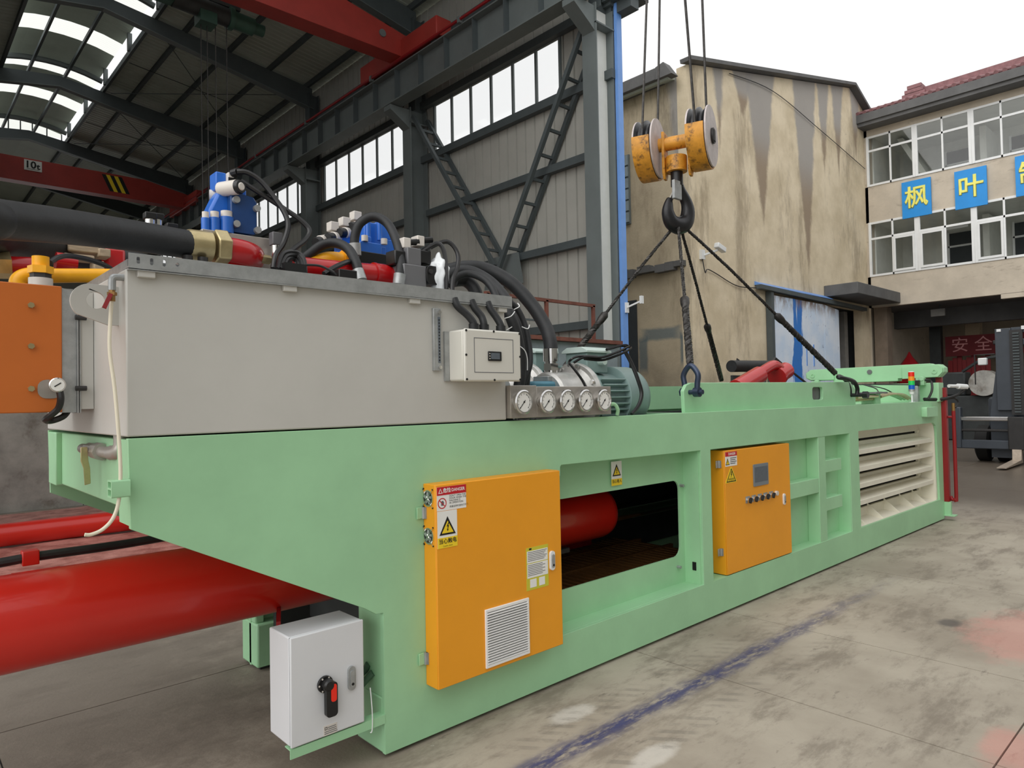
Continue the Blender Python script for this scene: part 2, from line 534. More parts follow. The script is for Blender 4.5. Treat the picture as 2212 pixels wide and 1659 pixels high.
    def build(s, name, m, parent=None, bevel=0, smooth=35, seg=2):
        me = bpy.data.meshes.new(name)
        bmesh.ops.recalc_face_normals(s.bm, faces=s.bm.faces)
        off = V((0, 0, 0))
        if parent is not None:
            off = WLOC[parent.name]
            bmesh.ops.translate(s.bm, verts=s.bm.verts, vec=-off)
        s.bm.to_mesh(me)
        s.bm.free()
        me.materials.append(MATS[m])
        ob = bpy.data.objects.new(name, me)
        COL.objects.link(ob)
        if parent is not None:
            ob.parent = parent
        WLOC[ob.name] = off
        if smooth:
            for p in me.polygons:
                p.use_smooth = True
            me.set_sharp_from_angle(angle=math.radians(smooth))
        if bevel:
            b = ob.modifiers.new('bevel', 'BEVEL')
            b.width = bevel
            b.segments = seg
            b.limit_method = 'ANGLE'
            b.angle_limit = math.radians(40)
        return ob

def crom(P, sub, closed=False):
    out = []
    m = len(P)
    for i in range(m if closed else m-1):
        if closed:
            p0, p1, p2, p3 = P[i-1], P[i], P[(i+1) % m], P[(i+2) % m]
        else:
            p0, p1, p2, p3 = P[max(i-1, 0)], P[i], P[i+1], P[min(i+2, m-1)]
        for k in range(sub):
            t = k/sub
            out.append(0.5*((2*p1)+(p2-p0)*t+(2*p0-5*p1+4*p2-p3)*t*t+(3*p1-p0-3*p2+p3)*t**3))
    if not closed:
        out.append(P[-1])
    return out

def thing(name, label, cat, loc=(0, 0, 0), group=None):
    o = bpy.data.objects.new(name, None)
    COL.objects.link(o)
    o.location = loc
    o.empty_display_size = 0.1
    WLOC[o.name] = V(loc)
    tag(o, label, cat, group)
    return o
def tag(o, label, cat, group=None):
    o['label'] = label
    o['category'] = cat
    if group:
        o['group'] = group
    return o
def struct(o):
    o['kind'] = 'structure'
    return o
def root(name, loc=(0, 0, 0)):
    o = bpy.data.objects.new(name, None)
    COL.objects.link(o)
    o.location = loc
    WLOC[o.name] = V(loc)
    o['kind'] = 'structure'
    return o
def inst(src, parent, loc, name=None):
    """another object on the same mesh, moved by loc"""
    c = src.copy()
    COL.objects.link(c)
    c.parent = parent
    c.location = V(loc)
    WLOC[c.name] = WLOC[src.name]
    return c

def rrect(x0, y0, x1, y1, r, n=4):
    P = []
    for cx, cy, a0 in ((x1-r, y1-r, 0), (x0+r, y1-r, 90), (x0+r, y0+r, 180), (x1-r, y0+r, 270)):
        for i in range(n+1):
            a = math.radians(a0+90*i/n)
            P.append((cx+r*math.cos(a), cy+r*math.sin(a)))
    return P
def circ(cx, cy, r, n=20):
    return [(cx+r*math.cos(2*PI*i/n), cy+r*math.sin(2*PI*i/n)) for i in range(n)]

UX, UY, UZ = V((1, 0, 0)), V((0, 1, 0)), V((0, 0, 1))
TEXTS = []
def text(s, size, o, u, v, m, parent, name='lettering', align='CENTER', bold=0.0, sx=1.0, bevel=0.0):
    cu = bpy.data.curves.new(name, 'FONT')
    cu.body = s
    cu.size = size
    cu.align_x = align
    cu.align_y = 'CENTER'
    cu.offset = bold
    cu.bevel_depth = bevel
    cu.bevel_resolution = 0
    cu.space_line = 0.9
    cu.resolution_u = 3
    ob = bpy.data.objects.new(name+'_tmp', cu)
    COL.objects.link(ob)
    TEXTS.append((ob, V(o), V(u)*sx, V(v), m, parent, name))
def flush_text():
    bpy.context.view_layer.update()
    dg = bpy.context.evaluated_depsgraph_get()
    for ob, o, u, v, m, parent, name in TEXTS:
        me = bpy.data.meshes.new_from_object(ob.evaluated_get(dg))
        n = u.cross(v).normalized()
        off = WLOC[parent.name]
        for vt in me.vertices:
            vt.co = o+u*vt.co.x+v*vt.co.y+n*vt.co.z-off
        me.materials.clear()
        me.materials.append(MATS[m])
        me.name = name
        q = bpy.data.objects.new(name, me)
        COL.objects.link(q)
        q.parent = parent
        cu = ob.data
        bpy.data.objects.remove(ob)
        bpy.data.curves.remove(cu)

# ================================================================== SETTING
# ---- floor: slabs with open joints
floor = struct(MB().box((-14, -14, -0.08), (45, 48, -0.015)).build('floor', 'concrete_dark'))
xe = [-14, -8, -4, -1.3, 1.9, 3.05, 5.05, 8.6, 12, 16, 20, 25, 34, 45]
ye = [-14, -9, -5, -1.95, 1.62, 6.0, 12, 24, 48]
for xa, xb in zip(xe, xe[1:]):
    for ya, yb in zip(ye, ye[1:]):
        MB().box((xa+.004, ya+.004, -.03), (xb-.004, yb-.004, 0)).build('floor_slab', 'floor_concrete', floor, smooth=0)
MB().poly([(-0.2, -.70, .0015), (7.5, -.70, .0015), (7.5, -.40, .0015), (-0.2, -.40, .0015)]).build('painted_line', 'blue_line_paint', floor, smooth=0)

# ---- steel hall: wall on the right of the hall, runs along +y
CY = [5.80, 12.03, 17.92, 23.95, 30.0, 36.0]
WALLX = 9.0
wr = struct(MB().box((9.06, 5.5, 0), (9.10, 42, .4)).build('wall_right', 'clad_grey'))
def sheet(ya, yb, za, zb):
    """trapezoid sheet with narrow standing grooves every 0.3 m"""
    prof = []
    y = ya
    while y < yb-.02:
        e = min(y+.3, yb)
        prof += [(y, 9.0), (e-.045, 9.0), (e-.035, 9.045), (e-.012, 9.045)]
        y = e
    prof.append((yb, 9.0))
    m = MB()
    lo = [m.bm.verts.new((x, yy, za)) for yy, x in prof]
    hi = [m.bm.verts.new((x, yy, zb)) for yy, x in prof]
    for i in range(len(prof)-1):
        m.bm.faces.new((lo[i], lo[i+1], hi[i+1], hi[i]))
    m.build('cladding_sheet', 'clad_grey', wr, smooth=0)
WIN = [(7.08, 11.62), (12.80, 17.62), (18.70, 23.60), (24.75, 29.65), (30.75, 35.6)]
y = 5.55
while y < 42:
    sheet(y, min(y+.9, 42), 0.05, 8.02)
    sheet(y, min(y+.9, 42), 9.42, 12.02)
    y += .9
edges = [5.55]+[e for w in WIN for e in w]+[42]
for a, b in zip(edges[::2], edges[1::2]):
    sheet(a, b, 8.02, 9.42)
for z in (3.14, 4.84, 6.55):
    for a, b in zip(CY, CY[1:]):
        MB().bar((8.90, a+.2, z), (8.90, b-.2, z), .14, .16).build('girt', 'steel_dark', wr)
for z in (8.0, 9.44, 11.0):
    MB().bar((8.90, 5.6, z), (8.90, 42, z), .15, .18).build('girt', 'steel_dark', wr)
MB().box((8.935, 5.54, 0), (9.085, 5.61, 9.4)).build('corner_flashing', 'blue_trim', wr)
for k, (a, b) in enumerate(WIN):
    w = struct(MB().box((8.96, a, 8.08), (9.02, b, 8.14)).box((8.96, a, 9.34), (9.02, b, 9.40)).box((8.96, a, 8.14), (9.02, a+.06, 9.34)).box((8.96, b-.06, 8.14), (9.02, b, 9.34)).build('window_%d' % (k+1), 'steel_grey'))
    n = 6
    st = (b-a)/n
    for i in range(n):
        MB().box((8.99, a+i*st+.03, 8.12), (8.995, a+(i+1)*st-.03, 9.36)).build('pane', 'frosted_pane', w, smooth=0)
        if i:
            MB().box((8.965, a+i*st-.03, 8.12), (9.015, a+i*st+.03, 9.36)).build('mullion', 'steel_grey', w)
wb = struct(MB().prism([(-3.2, 0), (-1.5, 0), (-1.5, 7.5), (7.5, 7.5), (7.5, 0), (9.2, 0), (9.2, 13.6), (-3.2, 13.6)], (0, 42.2, 0), UX, UZ, 0, .2).build('wall_back', 'clad_grey', smooth=0))
wl = struct(MB().box((-3.3, 5.6, 0), (-3.2, 42, 12.2)).build('wall_left', 'clad_grey'))

# ---- columns, one thing each
names = ['outermost grey steel hall column at the open end beside the blue flashing', 'grey steel hall column between the first and second window bands',
         'grey steel hall column between the second and third window bands', 'dark hall column left of the third window band, behind the blue valve',
         'distant hall column under the red crane girder marked 10t', 'farthest hall column behind the valve cables']
for k, yc in enumerate(CY):
    t = thing('steel_column', names[k], 'column', (8.7, yc, 0), 'columns along the hall wall')
    zt = 9.25
    MB().box((8.40, yc-.18, 0), (8.425, yc+.18, zt)).build('inner_flange', 'steel_grey', t)
    MB().box((8.90, yc-.18, 0), (8.925, yc+.18, zt)).build('outer_flange', 'steel_grey', t)
    MB().box((8.425, yc-.012, 0), (8.90, yc+.012, zt)).build('web', 'steel_web_lit' if k == 0 else 'steel_grey', t)  # paler primer on the outermost web, with sky light put into the colour
    MB().box((8.40, yc-.2, 8.85), (8.93, yc+.2, 8.88)).build('stiffener', 'steel_grey', t)
    MB().box((8.58, yc-.15, zt), (8.60, yc+.15, 11.7)).box((8.90, yc-.15, zt), (8.92, yc+.15, 11.7)).box((8.60, yc-.01, zt), (8.90, yc+.01, 11.7)).build('upper_column', 'steel_dark', t)
    MB().prism([(7.82, 9.18), (8.40, 9.18), (8.40, 8.70), (8.25, 8.80), (7.82, 9.06)], (0, yc, 0), UX, UZ, -.15, .15).build('bracket', 'steel_grey', t)
tag(MB().box((8.75, 5.15, 9.42), (9.46, 5.75, 10.6)).box((8.95, 5.2, 9.2), (9.2, 5.7, 9.42)).box((9.46, 5.2, 9.62), (9.62, 5.7, 10.6)).build('roof_gutter', 'steel_dark'), 'dark steel gutter box above the blue flashing at hall corner', 'gutter')

# ---- crane runway beam
t = thing('crane_runway_beam', 'long grey I-beam carrying the cranes along the hall wall', 'beam', (8.0, 5.5, 9.2))
MB().box((7.82, 5.5, 9.20), (8.18, 41.5, 9.23)).build('bottom_flange', 'steel_grey', t)
MB().box((7.82, 5.5, 10.0), (8.18, 41.5, 10.03)).build('top_flange', 'steel_grey', t)
MB().box((7.99, 5.5, 9.23), (8.01, 41.5, 10.0)).build('web', 'steel_grey', t)
yy = 6.6
while yy < 41:
    MB().box((7.84, yy-.01, 9.23), (8.16, yy+.01, 10.0)).build('stiffener', 'steel_dark', t)
    yy += 1.02
MB().box((7.97, 5.5, 10.03), (8.03, 41.5, 10.10)).build('rail', 'steel_dark', t)
t = thing('conductor_rail', 'thin red conductor pipe running along the crane runway', 'pipe', (7.8, 5.6, 10.1))
MB().tube([(7.78, 5.6, 10.10), (7.78, 41, 10.10)], .035, 6, spline=False).build('pipe', 'red_dark', t)
for yk in (9, 12.7, 16.4, 20.1, 23.8):
    MB().box((7.74, yk-.04, 10.02), (7.84, yk+.04, 10.16)).build('bracket', 'steel_grey', t)

# ---- lattice braces (V) in the first bay
def brace(name, label, a0, a1):
    t = thing('lattice_brace', label, 'brace', a1)
    A0, A1 = V(a0), V(a1)
    ch = []
    for dx in (8.46, 8.90):
        p, q = V((dx, A0.y, A0.z)), V((dx, A1.y, A1.z))
        MB().bar(p, q, .09, .09, up=(1, 0, 0)).build('chord', 'steel_dark', t)
        ch.append((p, q))
    for i in range(1, 10):
        f = i/10
        MB().bar(ch[0][0].lerp(ch[0][1], f), ch[1][0].lerp(ch[1][1], f), .05, .06).build('rung', 'steel_dark', t)
    return t
lb = brace('b', 'ladder-like steel brace leaning down from the second column', (8.46, 11.8, 9.0), (8.46, 8.75, 4.65))
brace('b', 'ladder-like steel brace leaning down from the outermost column', (8.46, 5.95, 9.0), (8.46, 8.62, 4.55))
MB().prism([(8.2, 4.9), (9.2, 4.9), (9.35, 4.2), (8.05, 4.2)], (8.68, 0, 0), UY, UZ, -.01, .01).build('gusset_plate', 'steel_grey', lb)

# ---- roof
ceil = struct(bpy.data.objects.new('ceiling', None)); COL.objects.link(ceil); WLOC['ceiling'] = V((0, 0, 0))
RX, RZ = 2.75, 12.75
def zr(x):
    return 11.95+(9.0-x)*(RZ-11.95)/(9.0-RX) if x > RX else RZ-(RX-x)*.128
for yc in CY[1:]:
    for s in (1, -1):
        xe_ = 8.75 if s == 1 else -3.2
        d = [(xe_, zr(xe_)-.75), (xe_, zr(xe_)-.06), (RX, RZ-.06), (RX, RZ-.44)]
        MB().prism(d, (0, yc, 0), UX, UZ, -.012, .012).build('rafter', 'steel_dark', ceil)
        a, b = V((xe_, yc, zr(xe_)-.75)), V((RX, yc, RZ-.44))
        MB().bar(a, b, .22, .02).build('rafter_flange', 'steel_grey', ceil)
for x in (8.6, 7.35, 6.1, 4.85, 4.05, 1.2, 0, -1.4, -2.8):
    MB().bar((x, 5.4, zr(x)-.0), (x, 42, zr(x)-.0), .08, .16).build('purlin', 'steel_dark', ceil)
for xa, xb in ((4.02, 9.25), (-3.3, 1.2)):
    y = 5.4
    while y < 42:
        yb = min(y+1.02, 42)
        za, zb = zr(xa)+.09, zr(xb)+.09
        m = MB()
        n = 5
        for i in range(n):
            y0 = y+(yb-y)*i/n
            y1 = y+(yb-y)*(i+.7)/n
            y2 = y+(yb-y)*(i+1)/n
            for (p, q, h0, h1) in ((y0, y1, 0, 0), (y1, (y1+y2)/2, 0, .03), ((y1+y2)/2, y2, .03, 0)):
                m.poly([(xa, p, za+h0), (xb, p, zb+h0), (xb, q, zb+h1), (xa, q, za+h1)])
        m.build('roof_sheet', 'roof_grey', ceil, smooth=0)
        y += 1.02
for ya_, yb_ in ((5.4, 9.0), (31.0, 42)):
    for xa, xb in ((1.2, RX), (RX, 4.02)):
        MB().prism([(xa, zr(xa)+.09), (xb, zr(xb)+.09), (xb, zr(xb)+.12), (xa, zr(xa)+.12)], (0, ya_, 0), UX, UZ, -(yb_-ya_), 0).build('roof_sheet', 'roof_grey', ceil, smooth=0)
# raised, arched roof light along the ridge with translucent strips
AX = [1.2, 1.7, 2.2, 2.6, 3.0, 3.5, 4.02]
def az(x):
    return 13.35-.22*((x-2.6)/1.4)**2
strips = [(18.2, 19.1), (21.3, 22.3), (24.4, 25.3), (27.1, 28.0), (15.2, 16.1), (12.1, 13.0)]
y = 9.0
while y < 30.9:
    inside = [s for s in strips if s[0]-.01 <= y < s[1]-.01]
    nxt = min([s[0] for s in strips if s[0] > y+.01]+[31.0])
    yb = inside[0][1] if inside else min(y+1.0, nxt)
    m = MB()
    k = max(2, round((yb-y)/.12))
    for i in range(k):
        p, q = y+(yb-y)*i/k, y+(yb-y)*(i+1)/k
        mid = (p+q)/2
        for xa, xb in zip(AX, AX[1:]):
            za, zb = az(xa), az(xb)
            m.poly([(xa, p, za), (xb, p, zb), (xb, mid, zb+.025), (xa, mid, za+.025)])
            m.poly([(xa, mid, za+.025), (xb, mid, zb+.025), (xb, q, zb), (xa, q, za)])
    m.build('skylight_strip' if inside else 'arched_sheet', 'skylight_sheet' if inside else 'roof_grey', ceil, smooth=0)
    y = yb
m = MB()
for xa, xb in zip(AX, AX[1:]):
    m.poly([(xa, 31, 12.95), (xb, 31, 12.95), (xb, 31, az(xb)), (xa, 31, az(xa))])
m.build('skylight_gable', 'skylight_sheet', ceil, smooth=0)
for i, (xa, xb) in enumerate(zip(AX, AX[1:])):
    MB().bar((xb, 31.0, 12.6), (xb, 31.0, az(xb)), .04, .04).build('gable_bar', 'steel_dark', ceil)
for yc in CY[2:]:
    MB().tube([(x, yc+.0, az(x)-.25) for x in AX], .09, 6, sub=2).build('arch_rib', 'steel_grey', ceil)
for x in (2.0, 3.0):
    MB().bar((x, 9, az(x)-.42), (x, 31, az(x)-.42), .07, .12).build('ridge_tie', 'steel_dark', ceil)
for yk in (11.5, 14.5, 17.5, 20.5, 23.5, 26.5, 29.5):
    MB().bar((4.02, yk, 12.6), (4.02, yk, az(4.02)+.02), .12, .12).build('roof_light_post', 'steel_grey', ceil)
MB().bar((4.10, 9, 12.74), (4.10, 31, 12.74), .04, .14).build('upstand', 'galvanised', ceil)
for yk in (20.9, 26.9):
    for s in (1, -1):
        MB().tube([(8.5, yk-2.7*s, 11.75), (4.2, yk+2.7*s, 12.4)], .012, 4, spline=False).build('tie_rod', 'steel_dark', ceil)
        MB().tube([(4.1, yk, 12.42), (8.6, yk, 11.85)], .012, 4, spline=False).build('tie_rod', 'steel_dark', ceil)

# ---- bridge cranes
def crane(label, yc, zb, zt, extra):
    t = thing('bridge_crane_girder', label, 'crane', (2.5, yc, zb))
    MB().prism([(-3.0, zb), (6.1, zb), (7.85, zb+.0), (8.0, zb+.55), (6.3, zt), (-3.0, zt)], (0, yc, 0), UX, UZ, -.24, .24).build('girder', 'red_crane', t, bevel=.01)
    MB().box((7.78, yc-1.7, zb-.02), (8.22, yc+1.7, zb+.42)).build('end_carriage', 'red_crane', t, bevel=.02)
    for s in (-1.4, 1.4):
        MB().cyl((7.9, yc+s, zb-.0), (8.1, yc+s, zb-.0), .1, n=16).build('wheel', 'steel_dark', t)
    return t
c1 = crane('near red overhead crane girder crossing the top of the picture', 11.55, 10.16, 11.0, 0)
MB().cyl((7.25, 11.28, 10.55), (7.25, 11.31, 10.55), .09, n=20).build('port_cover', 'steel_grey', c1)
c2 = crane('far red overhead crane girder with a white 10t plate', 27.77, 9.95, 10.82, 0)
pl = MB().box((2.26, 27.50, 10.38), (2.80, 27.53, 10.76)).build('capacity_plate', 'sticker_white', c2)
text('10', .36, (2.45, 27.49, 10.58), UX, UZ, 'ink_black', pl, bevel=.008)
text('t', .30, (2.69, 27.49, 10.55), UX, UZ, 'ink_black', pl, bevel=.008)
MB().box((2.34, 27.49, 10.425), (2.7, 27.497, 10.437)).build('underline', 'ink_black', pl)
for k in range(5):
    x = 4.75+k*.14
    MB().prism([(x, 10.74), (x+.14, 10.74), (x+.42, 10.12), (x+.28, 10.12)], (0, 27.53, 0), UX, UZ, 0, .012).build('hazard_stripe', 'sticker_yellow' if k % 2 else 'ink_black', c2)
# hoist hanging under the near girder
t = thing('hoist_trolley', 'dark green electric hoist hanging high under the hall roof', 'hoist', (3.9, 12.6, 10.2))
MB().cyl((2.9, 12.6, 10.33), (4.05, 12.6, 10.30), .2, n=18).build('drum', 'machine_dark', t)
MB().cyl((4.05, 12.6, 10.3), (4.15, 12.6, 10.3), .25, n=18).cyl((4.15, 12.6, 10.3), (4.62, 12.6, 10.28), .19, n=14).cyl((4.62, 12.6, 10.28), (4.86, 12.6, 10.27), .13, n=14).build('motor', 'hoist_green', t)
MB().box((3.4, 12.4, 9.95), (3.75, 12.8, 10.2)).build('rope_guide', 'hoist_green', t)
MB().box((2.2, 12.45, 10.2), (2.95, 12.75, 10.55)).build('control_box', 'hoist_green', t)
MB().box((2.8, 12.5, 10.5), (4.3, 12.7, 10.62)).build('hanger', 'steel_dark', t)
for x, z in ((3.47, 7.0), (3.6, 6.7), (3.78, 7.0), (4.02, 6.6)):
    MB().tube([(x, 12.6, 10.3), (x, 12.6, z-1.2)], .012, 5, spline=False).build('rope', 'rope_steel', t)

# ---- things against the hall wall, behind the motors
t = thing('grey_hopper', 'blue-grey steel hopper with rusty rim behind the motors', 'hopper', (7.2, 5.0, 0))
MB().box((4.9, 4.6, 0), (7.55, 5.3, 2.55)).build('body', 'bluegrey_steel', t, bevel=.01)
MB().box((4.85, 4.52, 2.55), (7.6, 5.36, 2.61)).build('rim', 'rust', t)
t = thing('rusty_railing', 'thin rust-brown pipe railing on top of the grey hopper', 'railing', (6.6, 4.9, 2.6))
for x in (4.95, 6.2, 7.35):
    MB().bar((x, 4.95, 2.61), (x, 4.95, 3.24), .05, .05).build('post', 'rust', t)
MB().bar((4.9, 4.95, 3.24), (7.38, 4.95, 3.24), .05, .05).build('top_rail', 'rust', t)
MB().bar((4.9, 4.95, 2.9), (6.2, 4.95, 2.9), .03, .03).build('mid_rail', 'steel_dark', t)
# galvanised casing, drop sheet and second ram in the hall at left
t = thing('galvanised_casing', 'large stained galvanised sheet casing on the floor at far left', 'casing', (-1, 11, 0))
for i in range(4):
    x = -3.1+i*1.32
    MB().box((x+.004, 10.75, .0), (x+1.316, 10.79, 2.3)).build('panel', 'galvanised_dull', t, bevel=.004)
MB().box((-3.1, 10.80, 0), (2.1, 12.4, 2.28)).build('body', 'galvanised_dull', t)
m = MB()
random.seed(3)
gx = [-3+i*.4 for i in range(22)]
gy = [4.6+i*.45 for i in range(14)]
vv = {}
for i, x in enumerate(gx):
    for j, y in enumerate(gy):
        vv[i, j] = m.bm.verts.new((x+random.uniform(-.12, .12), y+random.uniform(-.12, .12)*(0 if j in (0, 13) else 1), .004+random.random()*.03))
for i in range(len(gx)-1):
    for j in range(len(gy)-1):
        m.bm.faces.new((vv[i, j], vv[i+1, j], vv[i+1, j+1], vv[i, j+1]))
tag(m.build('drop_sheet', 'pink_sheet', smooth=60), 'crumpled pink overspray sheet on the floor under red rams', 'sheet')
t = thing('ram_cylinder', 'second red ram cylinder lying on the pink sheet', 'cylinder', (-1, 7.35, 0))
MB().lathe((-2.9, 7.32, .165), UX, [(0, .1), (0.02, .135), (4.5, .135), (4.52, .1)], 28).build('barrel', 'red_gloss', t)
MB().box((-2.5, 7.2, .035), (-2.4, 7.5, .07)).build('support_block', 'timber', t)
MB().box((1.1, 7.2, .035), (1.2, 7.5, .07)).build('support_block', 'timber', t)

# ================================================================== YARD
# ---- stained gable building
gb = thing('gable_building', 'tall ochre rendered building with grey streaks under its roof edge', 'building', (19.8, 7.1, 0))
outer = [(13.8, 0), (17.85, 0), (17.85, 4.72), (25.1, 4.72), (25.1, 0), (25.8, 0), (25.8, 12.42), (24.55, 12.86), (14.2, 10.42), (13.8, 10.30)]
MB().prism(outer, (0, 7.1, 0), UX, UZ, -.3, 0).build('gable_wall', 'gable_render', gb, smooth=0)
MB().box((13.8, 7.4, 0), (14.1, 20, 10.1)).build('side_wall', 'side_render', gb, smooth=0)
MB().bar((13.66, 7.02, 10.36), (24.55, 7.02, 12.93), .34, .1).bar((24.55, 7.02, 12.93), (26.3, 7.02, 12.2), .34, .1).build('roof_edge', 'fascia_grey', gb)
MB().prism([(13.4, 10.1), (24.55, 12.8), (26.2, 12.2), (26.2, 12.0), (24.5, 12.6), (13.5, 9.95)], (0, 7.4, 0), UX, UZ, -12, -.05).build('roof', 'roof_grey', gb)
MB().box((13.35, 7.75, 10.0), (13.8, 20, 10.32)).build('eave_slab', 'fascia_grey', gb, bevel=.02)
MB().prism([(7.25, 10.0), (7.75, 10.0), (7.75, 10.32), (7.5, 10.38)], (13.5, 0, 0), UY, UZ, -.15, .15).build('broken_eave', 'fascia_grey', gb)
m = MB()
random.seed(11)
yk = 7.25
while yk < 11:
    d = random.uniform(.15, .4)
    m.box((13.66-random.uniform(0, .08), yk, 5.0+random.uniform(-.04, .06)), (13.8, yk+d, 5.18+random.uniform(-.04, .08)))
    yk += d
m.build('broken_ledge', 'fascia_grey', gb)
wnd = MB().box((13.74, 8.98, 6.5), (13.80, 10.4, 8.45)).build('louvre_window', 'steel_grey', gb)
for i in range(6):
    MB().box((13.70, 9.0, 6.55+i*.32), (13.75, 10.38, 6.82+i*.32)).build('louvre', 'bluegrey_steel', wnd)
MB().box((13.76, 8.85, 0), (13.81, 10.4, 4.35)).build('side_door', 'dark_door', gb)

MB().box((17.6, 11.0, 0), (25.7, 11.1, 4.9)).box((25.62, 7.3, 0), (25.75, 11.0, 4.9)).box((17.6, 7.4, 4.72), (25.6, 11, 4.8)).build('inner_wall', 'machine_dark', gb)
# canopy slab
tag(MB().box((21.85, 6.0, 4.92), (25.8, 7.1, 5.30)).build('concrete_canopy', 'fascia_grey', bevel=.02), 'grey concrete canopy slab over the dark doorway', 'canopy')
# blue sliding gate
t = thing('sliding_gate', 'peeling pale blue sheet metal gate on the ochre building', 'gate', (20.1, 7.0, 0))
for i in range(4):
    x = 17.9+i*1.19
    MB().prism([(x, .9+.02*i), (x+1.18, .9+.02*i), (x+1.18, 4.62-(.0 if i < 3 else .1)), (x, 4.62)], (0, 6.98, 0), UX, UZ, -.02, .02+.006*(i % 2)).build('gate_panel', 'peeling_blue', t)
for i in range(4):
    x = 17.9+i*1.19
    MB().box((x+.005, 6.965, .02), (x+1.175, 7.0, .88)).build('lower_panel', 'peeling_blue', t)
MB().box((17.72, 6.9, 0), (17.88, 7.08, 4.72)).build('gate_post', 'steel_dark', t)
for a, b in ((20.05, 20.1), (20.57, 20.62)):
    MB().box((a, 6.94, 2.55), (b, 6.975, 3.25)).build('bracket', 'blue_trim', t)
t = thing('gate_track', 'dark sliding gate track with a blue sheet hood', 'track', (20, 6.9, 4.75))
MB().bar((17.0, 6.92, 4.78), (24.9, 6.92, 4.70), .16, .12).build('track', 'steel_dark', t)
for i in range(3):
    MB().prism([(0, 4.86), (-.24, 4.82), (-.24, 4.84), (0, 4.97)], (17.1+i*1.65, 7.1, 0), UY, UZ, 0, 1.6).build('hood_sheet', 'blue_trim', t)
# dark doorway with columns
for n_, xx, w_, m_, lab in (('doorway_pillar', 23.35, .85, 'pillar_grey', 'grey concrete pillar inside the dark doorway'), ('doorway_pillar', 24.75, .3, 'pillar_grey', 'pale pillar at the right edge of the dark doorway')):
    tag(MB().box((xx, 7.6, 0), (xx+w_, 8.0, 4.7)).build(n_, m_), lab, 'pillar')
# cctv and cable
t = thing('security_camera', 'small white security camera on the corner of ochre building', 'camera', (14.5, 6.9, 5.5))
MB().box((14.35, 6.62, 5.46), (14.75, 6.76, 5.60), Matrix.Rotation(.25, 3, 'Y')).build('housing', 'white_frame', t, bevel=.02)
MB().bar((14.3, 7.1, 5.35), (14.45, 6.7, 5.46), .05, .05).box((14.2, 7.02, 5.25), (14.36, 7.1, 5.5)).build('bracket', 'white_frame', t)
tag(MB().tube([(14.25, 7.05, 5.3), (14.3, 7.0, 4.9), (14.45, 7.02, 5.0), (14.9, 7.05, 4.95), (16.0, 7.05, 4.72), (17.0, 7.0, 4.75)], .014, 5).build('cable', 'cable_black'), 'thin black cable sagging below the white security camera', 'cable')
tag(MB().tube([(15.9, 7.05, 10.7), (18.5, 7.05, 10.95), (21.8, 7.05, 10.6), (25.7, 7.05, 10.1)], .012, 5).build('cable', 'cable_black'), 'long thin cable crossing the streaked gable wall', 'cable')
t = thing('floodlight', 'small white lamp bracket on the blue corner flashing', 'lamp', (9.0, 5.5, 3.45))
MB().bar((9.02, 5.52, 3.4), (9.1, 5.24, 3.5), .03, .03).build('arm', 'white_frame', t)
MB().box((9.06, 5.19, 3.45), (9.13, 5.24, 3.6)).build('head', 'white_frame', t)
MB().box((8.99, 5.50, 3.3), (9.07, 5.54, 3.5)).build('base_plate', 'white_frame', t)

# ---- unseen workshop wall behind the camera, added to dim the press front
struct(MB().box((-4, -9.4, 0), (34, -9.0, 9.5)).build('wall_front_shade', 'clad_grey'))
# ---- office building: facade in the plane x = 25.8, seen from -x
ob = thing('office_building', 'beige three-storey office building with white strip windows', 'building', (26, 2, 0))
NY = V((0, -1, 0))
YA, YB = 7.1, -4.5
for n_, z0, z1 in (('ground_beam', 4.85, 6.0), ('spandrel', 8.05, 9.40), ('top_band', 11.3, 11.6)):
    MB().box((25.8, YB, z0), (26.05, YA, z1)).build(n_, 'office_wall', ob, smooth=0)
MB().box((25.8, YB, 4.70), (26.05, 2.95, 4.86)).build('beam_haunch', 'office_wall', ob, smooth=0)
MB().box((25.2, YB, 11.55), (26.1, YA+.1, 11.72)).box((25.12, YB, 11.68), (26.1, YA+.1, 11.98)).build('eave', 'fascia_grey', ob)
MB().prism([(25.2, 11.98), (29.5, 13.55), (29.5, 13.4), (25.4, 11.9)], (0, YA, 0), UX, UZ, 0, 11.6).build('roof', 'roof_tile', ob)
yk = YA-.05
while yk > YB:
    MB().tube([(25.12, yk, 12.02), (29.5, yk-.0, 13.60)], .075, 8, spline=False).build('roof_tile_row', 'roof_tile', ob)
    yk -= .24
MB().box((29.35, YB, 13.5), (29.6, 6.2, 13.95)).build('ridge', 'roof_tile', ob)
for i in range(4):
    MB().box((29.2, 5.9+.06*i, 13.5+.16*i), (29.75, 6.9-.1*i, 13.64+.16*i)).build('ridge_end_block', 'roof_tile', ob)
MB().box((25.8, 7.0, 4.85), (26.3, 7.1, 11.6)).build('end_pier', 'office_wall', ob, smooth=0)
for z in (4.9, 8.1, 11.4):
    MB().box((26.05, YB, z), (31, YA, z+.15)).build('floor_plate', 'interior_white', ob, smooth=0)
MB().box((29.2, YB, 5.0), (29.4, YA, 11.5)).build('corridor_wall', 'interior_white', ob, smooth=0)
MB().box((26.3, 6.95, 5.0), (29.3, 7.1, 11.5)).build('end_wall', 'interior_white', ob, smooth=0)
